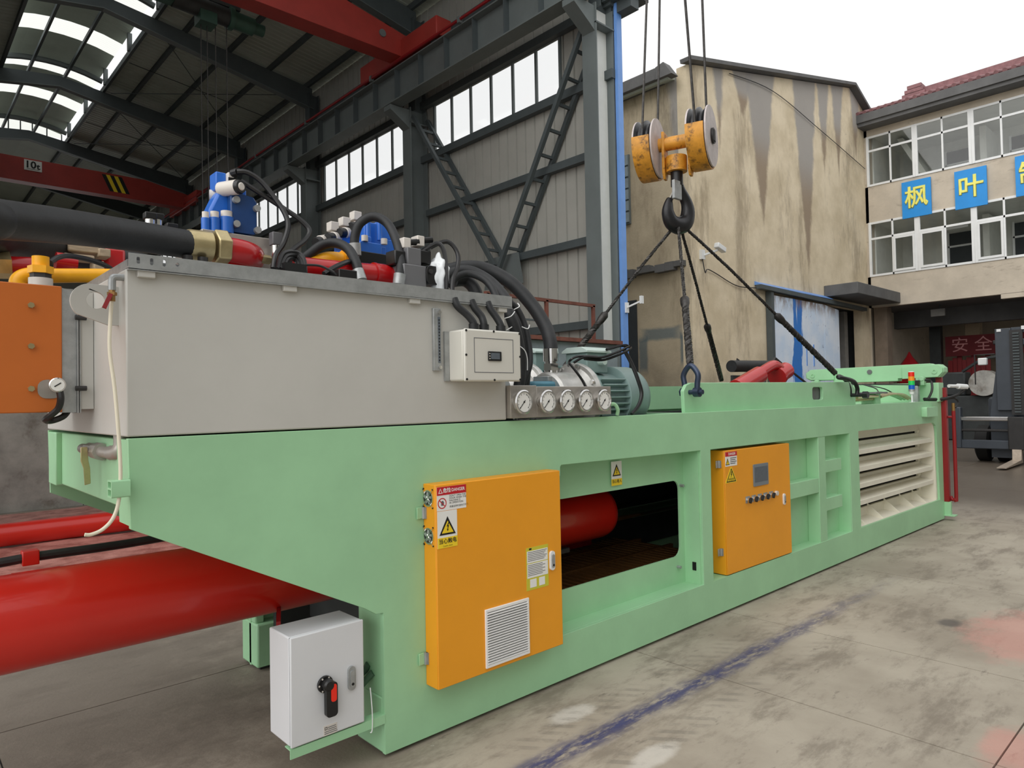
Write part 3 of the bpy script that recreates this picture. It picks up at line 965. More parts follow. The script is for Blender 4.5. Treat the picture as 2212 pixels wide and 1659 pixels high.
for zz in (5.05, 8.25):
    for yd in (5.3, 3.2, .9):
        d = MB().box((29.14, yd-.95, zz+.1), (29.2, yd, zz+2.2)).build('office_door', 'dark_door', ob)
        MB().box((29.10, yd-.05, zz+.1), (29.14, yd+.02, zz+2.8)).box((29.10, yd-1.0, zz+.1), (29.14, yd-.93, zz+2.8)).box((29.1, yd-1, zz+2.2), (29.14, yd, zz+2.27)).build('door_frame', 'white_frame', d)
        MB().box((29.13, yd-.95, zz+2.27), (29.18, yd, zz+2.75)).build('fanlight', 'dark_door', ob)
for yk, z0 in ((3.7, 5.0), (3.7, 8.2)):
    MB().box((27.6, yk-.1, z0), (29.3, yk+.1, z0+3.0)).build('partition', 'interior_white', ob, smooth=0)
MB().prism([(6.3, 11.3), (4.8, 8.3), (4.6, 8.3), (6.1, 11.3)], (27.5, 0, 0), UY, UZ, -.6, .6).build('stair_soffit', 'interior_white', ob, smooth=0)
# window bands, each frame bay a part with its panes
YW = [7.02, 5.37, 3.63, 1.92, .2, -1.5, -3.2]
for z0, ztr, z1 in ((6.0, 7.42, 8.05), (9.40, 10.74, 11.30)):
    for k, (a, b) in enumerate(zip(YW, YW[1:])):
        mid = (a+b)/2
        f = MB()
        w = .045
        for yy in (a-w, b+w):
            f.box((25.76, yy-w, z0), (25.84, yy+w, z1))
        f.box((25.77, mid-.03, z0), (25.83, mid+.03, z1))
        for zz in (z0+.04, ztr, z1-.04):
            f.box((25.77, b+w, zz-.04), (25.83, a-w, zz+.04))
        f = f.build('window_frame', 'white_frame', ob, bevel=.004, seg=1)
        for ya, yb in ((a-.09, mid+.03), (mid-.03, b+.09)):
            for za, zb in ((z0+.08, ztr-.04), (ztr+.04, z1-.08)):
                if z0 < 7 and za < 7 and k in (1, 2) and ya < mid:
                    continue            # the opened casements
                MB().box((25.795, yb, za), (25.80, ya, zb)).build('pane', 'window_glass', f, smooth=0)
        if z0 < 7 and k < 3:
            ya, yb = (a-.09, mid+.03) if k else (mid-.03, b+.09)
            MB().prism([(-yb, z0+.09), (-ya, z0+.09), (-ya, ztr-.05), (-yb, ztr-.05)][::-1], (25.77, 0, 0), NY, UZ, 0, .03,
                       holes=[[(-yb-.07, z0+.17), (-ya+.07, z0+.17), (-ya+.07, ztr-.13), (-yb-.07, ztr-.13)]]).build('casement', 'white_frame', f)
MB().box((27.4, 4.2, 7.62), (27.45, 5.5, 7.70)).build('tube_lamp', 'white_frame', ob)
# blue sign boards with painted characters
for ch, yc, zc, lab, al in (('枫', 5.35, 8.60, 'blue sign square with the yellow character nearest the ochre gable', 1), ('叶', 3.68, 8.57, 'middle blue sign square with a yellow painted character', 1), ('制', 1.95, 8.63, 'blue sign square cut by the right picture edge', 1)):
    t = thing('sign_board', lab, 'sign', (25.76, yc, zc), 'painted name signs on the office wall')
    MB().box((25.70, yc-.47, zc-.66), (25.755, yc+.47, zc+.66)).build('board', 'sign_blue', t)
    text(ch, .82, (25.69, yc, zc), NY, UZ, 'sign_yellow', t, 'character', bevel=.022, sx=.95)
# ground floor garage
for n_, a, b, m_, lab in (('garage_column', (26.0, 6.55, 0), (26.5, 7.0, 4.85), 'pillar_brown', 'brown pillar under the office building beside the doorway'),
                          ('garage_column', (29.6, 5.8, 0), (29.9, 6.2, 4.85), 'machine_dark', 'dark pillar deep inside the open garage')):
    tag(MB().box(a, b).build(n_, m_), lab, 'pillar')
gw = MB().box((34, -5, 0), (34.2, 8, 5)).box((26, 7.1, 0), (34.2, 7.3, 5)).build('garage_wall', 'office_wall', ob, smooth=0)
MB().box((28.4, YB, 4.2), (28.8, YA, 4.9)).box((26.1, YB, 4.85), (34, YA, 4.9)).build('garage_ceiling', 'concrete_dark', ob)
t = thing('red_banner', 'dark red cloth banner with pale characters inside the garage', 'banner', (30, 4.5, 3.4))
MB().box((30.0, 2.2, 3.05), (30.03, 5.75, 3.85)).build('cloth', 'banner_red', t)
text('安 全 防 火', .62, (29.99, 4.05, 3.45), NY, UZ, 'banner_ink', t)
m = MB()
for i in range(9):
    m.box((30.3, 4.3+i*.16, 1.0), (30.36+.05*(i % 2), 4.47+i*.16, 3.1-.1*(i % 3)))
tag(m.build('tarpaulin', 'red_dark'), 'folded dark red tarpaulin hanging below the banner', 'tarpaulin')
tag(MB().lathe((27.5, 6.3, 2.0), UZ, [(0, .45), (.5, .5), (1.0, .12), (1.2, .02)], 7).box((27.2, 6.0, 0), (27.8, 6.6, 2.0)).build('covered_pile', 'red_dark'), 'red plastic covered pile standing in the garage', 'pile')
t = thing('floodlight', 'square floodlight under the garage beam', 'lamp', (27, 5.2, 4.5))
MB().box((26.9, 4.9, 4.42), (27.0, 5.35, 4.68)).build('housing', 'pillar_grey', t)
MB().bar((27.0, 5.1, 4.6), (27.1, 5.1, 4.85), .04, .04).build('bracket', 'steel_dark', t)
for i, (a, b, m_) in enumerate((((30.3, 2.6, 3.9), (30.6, 3.1, 4.5), 'timber'), ((30.2, 4.6, 3.85), (30.6, 5.1, 4.5), 'timber'))):
    tag(MB().box(a, b).build('cardboard_box', m_, bevel=.01), ('right', 'left')[i]+' brown cardboard box above the red banner', 'box')
# dark lathe-like machine in the garage behind the press
t = thing('workshop_machine', 'dark workshop machine in the garage left of the forklift', 'machine', (24.5, 3.5, 0))
MB().box((25.0, 2.0, 0), (26.0, 4.8, 1.5)).box((25.2, 3.9, 1.5), (25.9, 4.7, 2.3)).build('bed', 'machine_dark', t, bevel=.05)
MB().cyl((24.8, 3.3, 1.9), (25.5, 3.3, 1.9), .42, n=24).build('chuck', 'galvanised_dull', t)
MB().tube([(24.9, 2.4, 1.5), (24.8, 2.5, 2.6), (24.8, 3.2, 2.7), (24.9, 3.9, 2.3)], .05, 6).build('arm', 'machine_dark', t)
MB().box((24.8, 2.2, 1.5), (25.3, 2.9, 2.1)).build('saddle', 'machine_dark', t, bevel=.03)

# ---- forklift
F = thing('forklift', 'dark grey forklift truck in the yard, facing the press', 'forklift', (18.2, .6, 0))
MB().box((17.00, .96, 1.2), (17.22, 1.26, 3.05)).build('mast_rail', 'forklift_grey', F, bevel=.01)
MB().box((17.00, -.30, .12), (17.22, -.04, 3.05)).build('mast_rail', 'forklift_grey', F, bevel=.01)
MB().prism([(1.26, 3.05), (1.26, 2.3), (1.42, 1.1), (1.42, .12), (.96, .12), (.96, 1.2)], (17.25, 0, 0), NY*-1, UZ, -.14, .0).build('mast_gusset', 'forklift_grey', F)
for z0, z1 in ((2.94, 3.06), (2.66, 2.78), (2.0, 2.1)):
    MB().box((17.02, -.04, z0), (17.15, .96, z1)).build('mast_crossbar', 'forklift_grey', F, bevel=.01)
m = MB()
for i in range(28):
    m.box((16.93, .80, 1.15+i*.065), (16.98, .92, 1.185+i*.065))
m.build('lift_chain', 'steel_dark', F)
MB().box((16.96, .74, 1.1), (17.0, .98, 3.0)).build('chain_guide', 'black_iron', F)
MB().cyl((17.1, .45, .4), (17.1, .45, 2.9), .06, n=12).build('lift_cylinder', 'chrome', F)
for z0, z1, m_ in ((.33, .53, 'forklift_grey'), (.96, 1.06, 'chrome'), (.72, .78, 'black_iron')):
    MB().box((16.78, -1.0, z0), (16.9, 1.98, z1)).build('carriage_bar', m_, F, bevel=.02)
MB().box((16.74, 1.92, .33), (16.92, 2.03, 1.28)).box((16.74, -1.1, .33), (16.92, -1.0, 1.28)).build('carriage_post', 'forklift_grey', F, bevel=.02)
MB().box((16.72, .72, .33), (16.95, 1.02, 1.06)).build('carriage_plate', 'black_iron', F, bevel=.02)
for y0 in (.78, -.1):
    f = MB().prism([(16.85, .9), (16.85, .05), (15.35, .04), (15.35, .055), (16.7, .12), (16.78, .9)], (0, y0+.17, 0), UX, UZ, 0, .17)
    f.build('fork', 'fork_steel', F)
for y0 in (1.5, 1.1, .1, -.3):
    MB().lathe((17.6, y0, .42), UY, [(0, .2), (0, .34), (.04, .42), (.26, .42), (.3, .34), (.3, .2)], 28).build('tyre', 'tyre_black', F)
MB().box((17.5, -.6, .5), (20.4, 1.55, 1.5)).box((17.9, -.5, 1.3), (18.2, 1.45, 1.9)).build('body', 'forklift_grey', F, bevel=.06)
for x_, y_ in ((17.9, 1.4), (17.9, -.4), (19.7, 1.4), (19.7, -.4)):
    MB().bar((x_, y_, 1.4), (x_+.15, y_, 2.75), .08, .08).build('guard_post', 'black_iron', F)
MB().box((17.9, -.5, 2.75), (20.0, 1.5, 2.85)).build('overhead_guard', 'black_iron', F, bevel=.02)
MB().box((18.6, .3, 1.4), (19.2, .8, 1.55)).box((19.1, .3, 1.5), (19.25, .8, 2.1)).build('seat', 'black_plastic', F, bevel=.05)
h = MB().box((17.3, 1.5, 2.25), (17.42, 1.68, 2.42)).build('headlight', 'white_frame', F, bevel=.02)
MB().tube([(17.4, 1.36, 2.5), (17.4, 1.76, 2.5), (17.4, 1.76, 1.8)], .015, 6, spline=False).build('light_bracket', 'black_iron', F)
for z_ in (3.0, 2.95):
    pass
MB().box((16.98, 1.14, 2.98), (17.0, 1.22, 3.04)).box((16.98, .68, 3.0), (17.0, .76, 3.08)).box((16.97, .82, 2.6), (16.99, .95, 2.64)).build('reflector', 'white_frame', F)

# ================================================================== THE PRESS
B = thing('baling_press', 'long pale green horizontal baling press standing on the floor', 'machine', (3.6, .8, 0))
NYm = V((0, -1, 0))
side = [(0, .02), (8.37, .02), (8.37, 1.528), (-1.062, 1.535), (-1.054, 1.206), (-.10, .715), (-.04, .675), (.0, .672)]
chamber_hole = [(5.642, .28), (8.20, .28), (8.145, 1.15), (8.12, 1.22), (8.03, 1.262), (5.642, 1.262)]
MB().prism(side, (0, 0, 0), UX, UZ, -.025, 0, holes=[
    [(1.05, .32), (1.212, .275), (2.71, .275), (2.71, 1.252), (1.222, 1.262), (1.212, 1.252), (1.212, 1.2), (1.05, 1.18)],
    [(2.842, .275), (5.418, .275), (5.418, 1.25), (2.842, 1.25)], chamber_hole]).build('side_frame', 'green_paint', B, bevel=.006)
MB().prism(side, (0, 1.57, 0), UX, UZ, 0, .025).build('side_frame', 'green_paint', B)
MB().box((.03, .06, 0), (8.33, .24, .03)).build('skid', 'black_iron', B)
MB().box((.0, .02, .02), (8.36, .255, .275)).build('bottom_rail', 'green_paint', B, bevel=.008)
MB().box((.03, 1.48, 0), (8.33, 1.66, .03)).build('skid', 'black_iron', B)
MB().box((.0, 1.45, .02), (8.36, 1.69, .29)).build('bottom_rail', 'green_paint', B, bevel=.012)
MB().box((.002, .02, .27), (.06, .235, .665)).build('end_post', 'green_paint', B, bevel=.01)
MB().box((.002, 1.48, .285), (.06, 1.66, .62)).build('end_post', 'green_paint', B, bevel=.01)
MB().box((1.2, .02, 1.26), (8.36, .14, 1.525)).build('top_beam', 'green_paint', B)
MB().prism([(x, z) for x, z in ((-1.06, 1.53), (-1.052, 1.215), (-1.02, 1.20), (-1.02, 1.53))], (0, .0, 0), UX, UZ, -.165, -.03).build('end_flange', 'green_paint', B)
MB().box((-1.035, .19, 1.262), (-.3, 1.36, 1.525)).build('cross_member', 'green_paint', B, bevel=.006)
MB().box((-1.062, 1.36, 1.258), (-.9, 1.55, 1.528)).build('cross_member_end', 'green_paint', B, bevel=.006)
s = MB().prism([(-.062, -.034), (.0, -.034), (.0, .034), (-.062, .034)], (-1.065, -.01, 1.361), UX, UZ, -.06, .0)
s = MB()
s.prism(rrect(-.03, -.031, .03, .031, .006), (-1.066, -.02, 1.361), UY, UZ, -.06, .0, holes=[rrect(-.022, -.025, .022, -.003, .003), rrect(-.022, .003, .022, .025, .003)])
s.build('square_tube', 'green_paint', B)
# opening with inset plate
MB().prism([(.8, .26), (2.71, .26), (2.71, 1.27), (.8, 1.27)], (0, .15, 0), UX, UZ, -.012, .0,
           holes=[rrect(.95, .475, 2.642, 1.032, .07)]).build('inset_plate', 'green_paint', B)
MB().box((2.70, .02, .27), (2.852, .2, 1.262)).build('post', 'green_paint', B)
sl = MB().box((2.695, .055, .37), (2.7, .085, .43)).build('slot', 'dark_void', B)
for px, pz in ((2.66, .99), (2.60, .40)):
    MB().cyl((px, .15, pz), (px, .12, pz), .012, n=6).build('bolt', 'galvanised', B)
# ribbed recess right of the small cabinet
MB().box((2.84, .12, .27), (5.43, .14, 1.262)).build('recess_plate', 'green_paint', B)
MB().box((4.70, .004, .27), (4.85, .12, 1.26)).build('upright', 'green_paint', B, bevel=.004)
for a, b, z0, z1 in ((4.0, 4.70, .735, .87), (4.85, 5.22, .905, 1.02), (4.85, 5.22, .545, .665)):
    MB().box((a, .008, z0), (b, .12, z1)).build('rib', 'green_paint', B, bevel=.004)
MB().box((5.405, .004, .27), (5.65, .22, 1.262)).build('upright', 'green_paint', B)
# cream bale chamber
MB().box((5.64, .235, .26), (8.3, .25, 1.30)).build('chamber_back', 'dark_void', B)
zc = [1.14, .963, .778, .594, .412]
ztop = 1.262
for i, z in enumerate(zc):
    MB().box((5.64, .20, z+.014), (8.19, .235, ztop)).build('chamber_plate', 'cream_paint', B)
    ztop = z-.014
    MB().box((8.03, .185, z-.012), (8.12, .215, z+.022)).build('guide_lug', 'cream_paint', B)
MB().box((5.64, .20, .26), (8.19, .235, .398)).build('chamber_plate', 'cream_paint', B)
for zt in (1.062, .884, .711, .537):
    MB().prism([(.2, zt-.03), (.045, zt-.05), (.045, zt), (.2, zt+.02)], (0, 0, 0), UY, UZ, 5.645, 8.13).build('chamber_rib', 'cream_paint', B, bevel=.003)
MB().prism([(.205, .305), (.205, .25), (.026, .25), (.026, .279)], (0, 0, 0), UY, UZ, 5.645, 8.2).build('chamber_sill', 'cream_paint', B)
for x in (5.85, 6.35, 6.85, 7.35, 7.8):
    MB().prism([(.2, .43), (.2, .28), (.03, .28)], (0, 0, 0), UY, UZ, x, x+.014).build('gusset', 'cream_paint', B)
MB().prism([(8.145, .28), (8.36, .28), (8.36, 1.5), (8.02, 1.5), (8.02, 1.263), (8.10, 1.235), (8.135, 1.16)], (0, .0, 0), UX, UZ, -.22, -.026).build('chamber_end_wall', 'cream_paint', B)
MB().box((5.64, .14, 1.255), (8.05, .24, 1.28)).build('chamber_roof', 'cream_paint', B)
# interior
MB().box((.1, 1.40, .2), (5.6, 1.44, 1.5)).box((5.5, .16, .28), (5.6, 1.44, 1.5)).box((.9, .16, 1.33), (5.6, 1.45, 1.40)).build('dark_inner_box', 'machine_dark', B, smooth=0)  # dark box added so the inside of the opening goes black
m = MB()
for i in range(34):
    m.box((.9+i*.075, .26, .28), (.93+i*.075, 1.4, .33))
m.box((.9, .26, .24), (3.5, 1.4, .26))
for yk in (.45, .8, 1.15):
    m.box((.9, yk, .29), (3.5, yk+.03, .34))
g = m.build('floor_grating', 'grate_brown', B)
g['kind'] = 'stuff'
MB().cyl((2.5, .78, .72), (3.6, .78, .72), .07, n=16).build('piston_rod', 'chrome', B)
MB().box((2.55, 1.28, .35), (2.95, 1.36, .5)).build('bracket', 'red_dark', B)
MB().box((2.2, 1.0, .42), (2.36, 1.04, .455)).build('tie_plate', 'galvanised', B)
# hopper coaming on top with chamfered ends
hop = [(2.67, 1.52), (2.66, 1.69), (2.70, 1.735), (2.76, 1.752), (5.74, 1.768), (5.86, 1.69), (5.86, 1.52)]
MB().prism(hop, (0, .10, 0), UX, UZ, -.03, 0, holes=[rrect(4.83, 1.595, 5.06, 1.715, .03)]).build('hopper_side', 'green_paint', B, bevel=.004)
MB().prism(hop, (0, 1.50, 0), UX, UZ, -.03, 0).build('hopper_side', 'green_paint', B)
MB().box((5.80, .13, 1.52), (5.84, 1.47, 1.70)).build('hopper_end', 'green_paint', B)
MB().box((5.84, .02, 1.50), (8.30, 1.64, 1.522)).build('top_deck', 'green_paint', B)
MB().box((2.55, .02, 1.42), (2.66, 1.64, 1.53)).build('deck_cross_member', 'green_paint', B)
MB().box((4.75, .135, 1.56), (5.14, .15, 1.74)).build('dark_hole_backing', 'valve_grey', B)  # added grey plate, gives the hopper hole its dark inside tone
# gate head across the far end
MB().box((8.22, -.02, 1.52), (8.42, 1.62, 1.765)).build('gate_frame', 'green_paint', B, bevel=.006)
MB().prism([(.08, 1.90), (.08, 1.955), (.03, 2.0), (-.05, 2.0), (-.08, 2.015), (-1.62, 2.0), (-1.69, 1.95), (-1.69, 1.88), (-1.62, 1.84), (-1.3, 1.84), (-1.3, 1.80), (-.46, 1.80), (-.46, 1.835), (.02, 1.835)], (8.24, 0, 0), NY, UZ, -.16, 0).build('gate_beam', 'green_paint', B, bevel=.006)
MB().prism([(.07, 1.90), (.07, 1.95), (.025, 1.992), (-.40, 1.98), (-.40, 1.825), (.015, 1.84)], (8.225, 0, 0), NY, UZ, -.01, .012).build('end_plate', 'green_paint', B, bevel=.003)
MB().prism([(-1.28, 1.985), (-1.28, 1.845), (-1.60, 1.85), (-1.67, 1.885), (-1.67, 1.945), (-1.61, 1.985)][::-1], (8.225, 0, 0), NY, UZ, -.01, .012).build('end_plate', 'green_paint', B, bevel=.003)
for yk, zk in ((.02, 1.91), (1.58, 1.915)):
    MB().ring((8.215, yk, zk), (-1, 0, 0), .032, .016, .012, 20).build('pin_boss', 'green_paint', B)
MB().cyl((8.239, .81, 1.935), (8.228, .81, 1.935), .032, n=20).build('lightening_hole', 'valve_grey', B)
for yk in (.17, 1.52):
    MB().box((8.14, yk-.05, 1.735), (8.22, yk+.05, 1.83)).cyl((8.13, yk-.02, 1.82), (8.2, yk-.02, 1.82), .03, n=12).build('hinge_lug', 'green_paint', B, bevel=.004)
MB().box((8.02, .16, 1.52), (8.10, .24, 1.73)).build('limit_switch', 'galvanised', B, bevel=.006)
MB().box((8.02, .15, 1.73), (8.10, .25, 1.80)).build('switch_head', 'black_plastic', B, bevel=.006)
# square tube stub on the top beam
s = MB()
s.prism(rrect(7.60, 1.345, 8.01, 1.462, .01), (0, 0, 0), UX, UZ, 0, .06)
s.build('box_stub', 'green_paint', B, bevel=.004)
MB().box((8.012, -.05, 1.355), (8.014, -.01, 1.452)).build('stub_mouth', 'dark_void', B)
# red gate with loop pipe, foot
MB().box((8.37, -.055, .235), (8.45, .09, 1.70)).box((8.38, -.01, 1.70), (8.44, .06, 1.85)).build('gate_edge', 'red_dark', B, bevel=.006)
lp = MB().tube([(8.45, -.115, 1.40), (8.45, -.115, .33), (8.45, -.105, .27), (8.45, -.07, .26), (8.45, -.05, .30)], .022, 10, sub=4)
lp.tube([(8.45, -.115, 1.32), (8.45, -.05, 1.32)], .016, 8, spline=False)
lp.build('grab_pipe', 'red_dark', B)
MB().cyl((8.45, -.115, 1.40), (8.45, -.115, 1.50), .02, n=10).build('pipe_fitting', 'brass', B)
MB().box((8.37, -.07, .06), (8.43, .05, .235)).box((8.34, -.12, .055), (8.47, .06, .07)).build('foot', 'green_paint', B, bevel=.003)
# manifold and steel pipes on the deck
t = thing('hydraulic_manifold', 'small deck manifold with steel pipes by the lifting shackle', 'manifold', (6.7, .3, 1.52))
MB().box((6.65, .18, 1.522), (6.80, .34, 1.64)).build('block', 'green_paint', t, bevel=.004)
MB().box((6.5, .12, 1.64), (6.85, .36, 1.66)).build('plate', 'valve_grey', t)
for k in range(4):
    MB().tube([(6.0, .14+.06*k, 1.60-.03*(k % 2)), (6.65, .16+.05*k, 1.61-.03*(k % 2))], .016, 8, spline=False).build('pipe', 'zinc_yellow', t)
    MB().tube([(6.8, .18+.04*k, 1.60), (7.1, .16+.05*k, 1.63+.01*k), (7.5, .16+.05*k, 1.62), (7.9, .2+.04*k, 1.56)], .014, 8).build('pipe', 'green_paint' if k > 1 else 'zinc_yellow', t)
tag(MB().tube([(6.8, .2, 1.64), (7.0, .3, 1.70), (7.15, .5, 1.755), (7.25, .3, 1.70), (7.35, .2, 1.62)], .007, 5).tube([(6.3, .6, 1.745), (7.15, .5, 1.755), (8.0, .2, 1.745)], .008, 5).build('cable', 'cable_black'), 'thin black cable strung along the gate head', 'cable')
tag(MB().tube([(8.05, .10, 1.56), (8.3, -.02, 1.555), (8.6, -.12, 1.60), (8.75, -.2, 1.70)], .018, 8).tube([(8.05, .10, 1.545), (8.3, -.02, 1.54), (8.55, -.1, 1.56), (8.62, -.13, 1.50), (8.52, -.12, 1.44)], .012, 6).build('hydraulic_hose', 'rubber_worn'), 'pair of brownish hoses leaving the far end past the red gate', 'hose')
tag(MB().tube([(8.10, .1, 1.80), (8.14, .04, 1.78), (8.12, .03, 1.66), (8.1, .08, 1.54)], .014, 6).build('cable', 'cable_black'), 'short black cable looping from switch head down to deck', 'cable')
tag(MB().cyl((8.42, -.08, 1.72), (8.66, -.15, 1.715), .022, n=10).cyl((8.6, -.135, 1.715), (8.75, -.19, 1.705), .036, n=10).build('pipe_fitting', 'white_frame'), 'white pipe fitting sticking out beside the red gate', 'fitting')
# signal tower
t = thing('signal_tower', 'stack light with red, orange, green and blue segments', 'lamp', (7.665, .12, 1.52))
MB().cyl((7.665, .12, 1.523), (7.665, .12, 1.53), .035, n=16).cyl((7.665, .12, 1.53), (7.665, .12, 1.63), .010, n=10).cyl((7.665, .12, 1.625), (7.665, .12, 1.66), .024, .03, n=16).build('stem', 'white_frame', t)
MB().cyl((7.665, .12, 1.66), (7.665, .12, 1.685), .036, n=20).build('socket', 'galvanised', t)
z = 1.685
for m_ in ('lamp_blue', 'lamp_green', 'lamp_orange', 'lamp_red'):
    MB().cyl((7.665, .12, z), (7.665, .12, z+.052), .035, n=20).build('lens', m_, t)
    z += .053
MB().cyl((7.665, .12, z), (7.665, .12, z+.008), .034, .02, n=20).build('cap', 'white_frame', t)

# ---- main ram, entering under the sloped plate
t = thing('ram_cylinder', 'thick glossy red main ram running into the press', 'cylinder', (.4, .78, .757))
MB().lathe((-2.4, .78, .757), UX, [(0, .2), (4.82, .2), (4.87, .19), (4.89, .16)], 48).build('barrel', 'red_gloss', t, smooth=50)
MB().box((-1.30, .90, .90), (-1.12, 1.06, .915), Matrix.Rotation(-.3, 3, 'X')).build('clamp_base', 'red_gloss', t)
MB().box((-1.25, .985, .945), (-1.185, 1.045, 1.01)).build('hose_clamp', 'red_gloss', t, bevel=.004)
MB().bar((-.02, .62, .70), (-.02, .62, 1.25), .05, .02).bar((-.35, .35, .62), (-.1, .9, .58), .02, .03).build('strap', 'red_dark', t)
MB().prism([(.26, .42), (.26, .56), (.5, .70), (1.2, .70), (1.35, .45), (1.35, .3), (.26, .3)], (0.3, 0, 0), UY, UZ, 0, .02).build('saddle_plate', 'machine_dark', t)
tag(MB().tube([(-2.2, 1.06, .945), (-1.4, 1.02, .968), (-1.2, 1.015, .977), (-.8, 1.05, .972), (-.3, 1.1, .985), (.2, 1.15, 1.02), (.9, 1.2, 1.05)], .021, 10).build('hydraulic_hose', 'rubber_worn'), 'worn black hose held by a clamp along the red main ram', 'hose')

# ---- big yellow control cabinet
c = thing('control_cabinet', 'large yellow control cabinet with louvred vent and danger stickers', 'cabinet', (.67, -.05, .27))
MB().box((.235, -.095, .274), (1.10, 0, 1.248)).build('body', 'yellow_paint', c, bevel=.004)
MB().box((.236, -.102, .276), (1.099, -.096, 1.246)).build('door', 'yellow_paint', c, bevel=.003)
D = c
def sticker(parent, x0, z0, x1, z1, y, m_='sticker_white'):
    return MB().box((x0, y-.0012, z0), (x1, y, z1)).build('sticker', m_, parent, smooth=0)
def patch(parent, x0, z0, x1, z1, y, m_, nm='print'):
    return MB().box((x0, y-.0008, z0), (x1, y, z1)).build(nm, m_, parent, smooth=0)
def warn_tri(parent, cx, cz, w, y, bolt=True, yel='sticker_yellow'):
    h = w*.9
    o = [(-w/2, -h/2), (w/2, -h/2), (0, h/2)]
    i_ = [(-w/2*.72, -h/2+h*.10), (w/2*.72, -h/2+h*.10), (0, h/2-h*.24)]
    MB().prism(o, (cx, y, cz), UX, UZ, 0, .0008).build('triangle_border', 'ink_black', parent, smooth=0)
    MB().prism(i_, (cx, y-.0009, cz), UX, UZ, 0, .0006).build('triangle_field', yel, parent, smooth=0)
    if bolt:
        k = w*.33
        b = [(.1, .5), (-.22, -.08), (.02, -.02), (-.1, -.5), (-.2, -.42), (-.02, -.78), (.16, -.44), (.02, -.48), (.26, .12), (.02, .06), (.3, .5)]
        MB().prism([(p*k, q*k+h*-.03) for p, q in b], (cx, y-.0016, cz), UX, UZ, 0, .0006).build('lightning_bolt', 'ink_black', parent, smooth=0)
yf = -.102
st = sticker(c, .241, 1.121, .42, 1.236, yf)
patch(st, .241, 1.196, .42, 1.236, yf-.0014, 'sticker_red')
text('危险', .024, (.301, yf-.0026, 1.216), UX, UZ, 'sticker_white', st, bold=.0006)
text('DANGER', .0215, (.370, yf-.0026, 1.216), UX, UZ, 'sticker_white', st, bold=.0004, sx=.95)
MB().prism([(-.013, -.011), (.013, -.011), (0, .013)], (.262, yf-.0022, 1.216), UX, UZ, 0, .0006, holes=[[(-.008, -.008), (.008, -.008), (0, .008)]]).build('warning_mark', 'sticker_white', st, smooth=0)
MB().prism(circ(.272, 1.157, .026, 28), (0, yf-.0014, 0), UX, UZ, 0, .0006, holes=[circ(.272, 1.157, .0215, 28)]).build('prohibition_ring', 'sticker_red', st, smooth=0)
MB().bar((.256, yf-.0018, 1.172), (.288, yf-.0018, 1.142), .0008, .004, up=(0, 0, 1)).build('prohibition_bar', 'sticker_red', st)
MB().prism([(.266, 1.146), (.280, 1.146), (.283, 1.160), (.277, 1.170), (.266, 1.166)], (0, yf-.0014, 0), UX, UZ, 0, .0004).build('hand_mark', 'ink_grey', st, smooth=0)
text("DON'T OPEN THE\nDOOR WHEN THE\nMACHINE IS\nIN OPERATION", .0125, (.315, yf-.002, 1.171), UX, UZ, 'ink_black', st, align='LEFT')
text('机器运转时请勿打开门', .0115, (.316, yf-.002, 1.136), UX, UZ, 'ink_black', st, align='LEFT')
st = sticker(c, .242, .942, .361, 1.119, yf)
patch(st, .242, .942, .361, .992, yf-.0014, 'sticker_yellow')
warn_tri(st, .302, 1.048, .098, yf-.0014)
text('当心触电', .027, (.302, yf-.0026, .973), UX, UZ, 'ink_black', st, bold=.0005)
text('Caution, shock', .0095, (.302, yf-.0026, .951), UX, UZ, 'ink_black', st)
st = sticker(c, .824, .625, .992, .853, yf, 'sticker_lime')
patch(st, .830, .770, .987, .834, yf-.0014, 'sticker_white')
patch(st, .830, .690, .987, .766, yf-.0014, 'sticker_white')
patch(st, .846, .842-.002, .864, .849, yf-.0014, 'ink_black')
for k in range(6):
    patch(st, .835, .826-k*.009, .98-.01*(k % 3), .8285-k*.009, yf-.0024, 'ink_grey', 'text_line')
for k in range(7):
    patch(st, .835, .757-k*.009, .945+.02*(k % 2), .7595-k*.009, yf-.0024, 'ink_grey', 'text_line')
patch(st, .850, .638, .898, .682, yf-.0014, 'sticker_white')
patch(st, .918, .638, .962, .682, yf-.0014, 'sticker_white')
def lock(parent, x, z, h, y, m_='white_frame'):
    l = MB().prism(rrect(x-h*.17, z-h/2, x+h*.17, z+h/2, h*.16), (0, y, 0), UX, UZ, 0, .012).build('lock_handle', 'galvanised' if m_ == 'g' else m_, parent, bevel=.003)
    MB().prism(rrect(x-h*.10, z-h*.36, x+h*.10, z+h*.34, h*.09), (0, y-.012, 0), UX, UZ, 0, .006).build('lever', 'galvanised', l, bevel=.002)
    MB().cyl((x, y-.018, z-h*.22), (x, y-.0195, z-h*.22), h*.06, n=12).build('keyhole', 'ink_black', l)
lock(c, 1.018, .757, .105, yf)
v = MB().prism([(.527, .298), (.832, .298), (.832, .592), (.527, .592)], (0, yf, 0), UX, UZ, 0, .010, holes=[[(.540, .314), (.820, .314), (.820, .576), (.540, .576)]]).build('vent_frame', 'louvre_white', c, bevel=.002)
MB().box((.54, yf-.001, .314), (.82, yf, .576)).build('vent_back', 'machine_dark', v)
for k in range(20):
    z = .318+k*.0131
    MB().prism([(-.002, z+.002), (-.013, z-.001), (-.013, z+.0024), (-.002, z+.0052)], (.538, yf, 0), UY, UZ, 0, .284).build('louvre_slat', 'louvre_white', v)
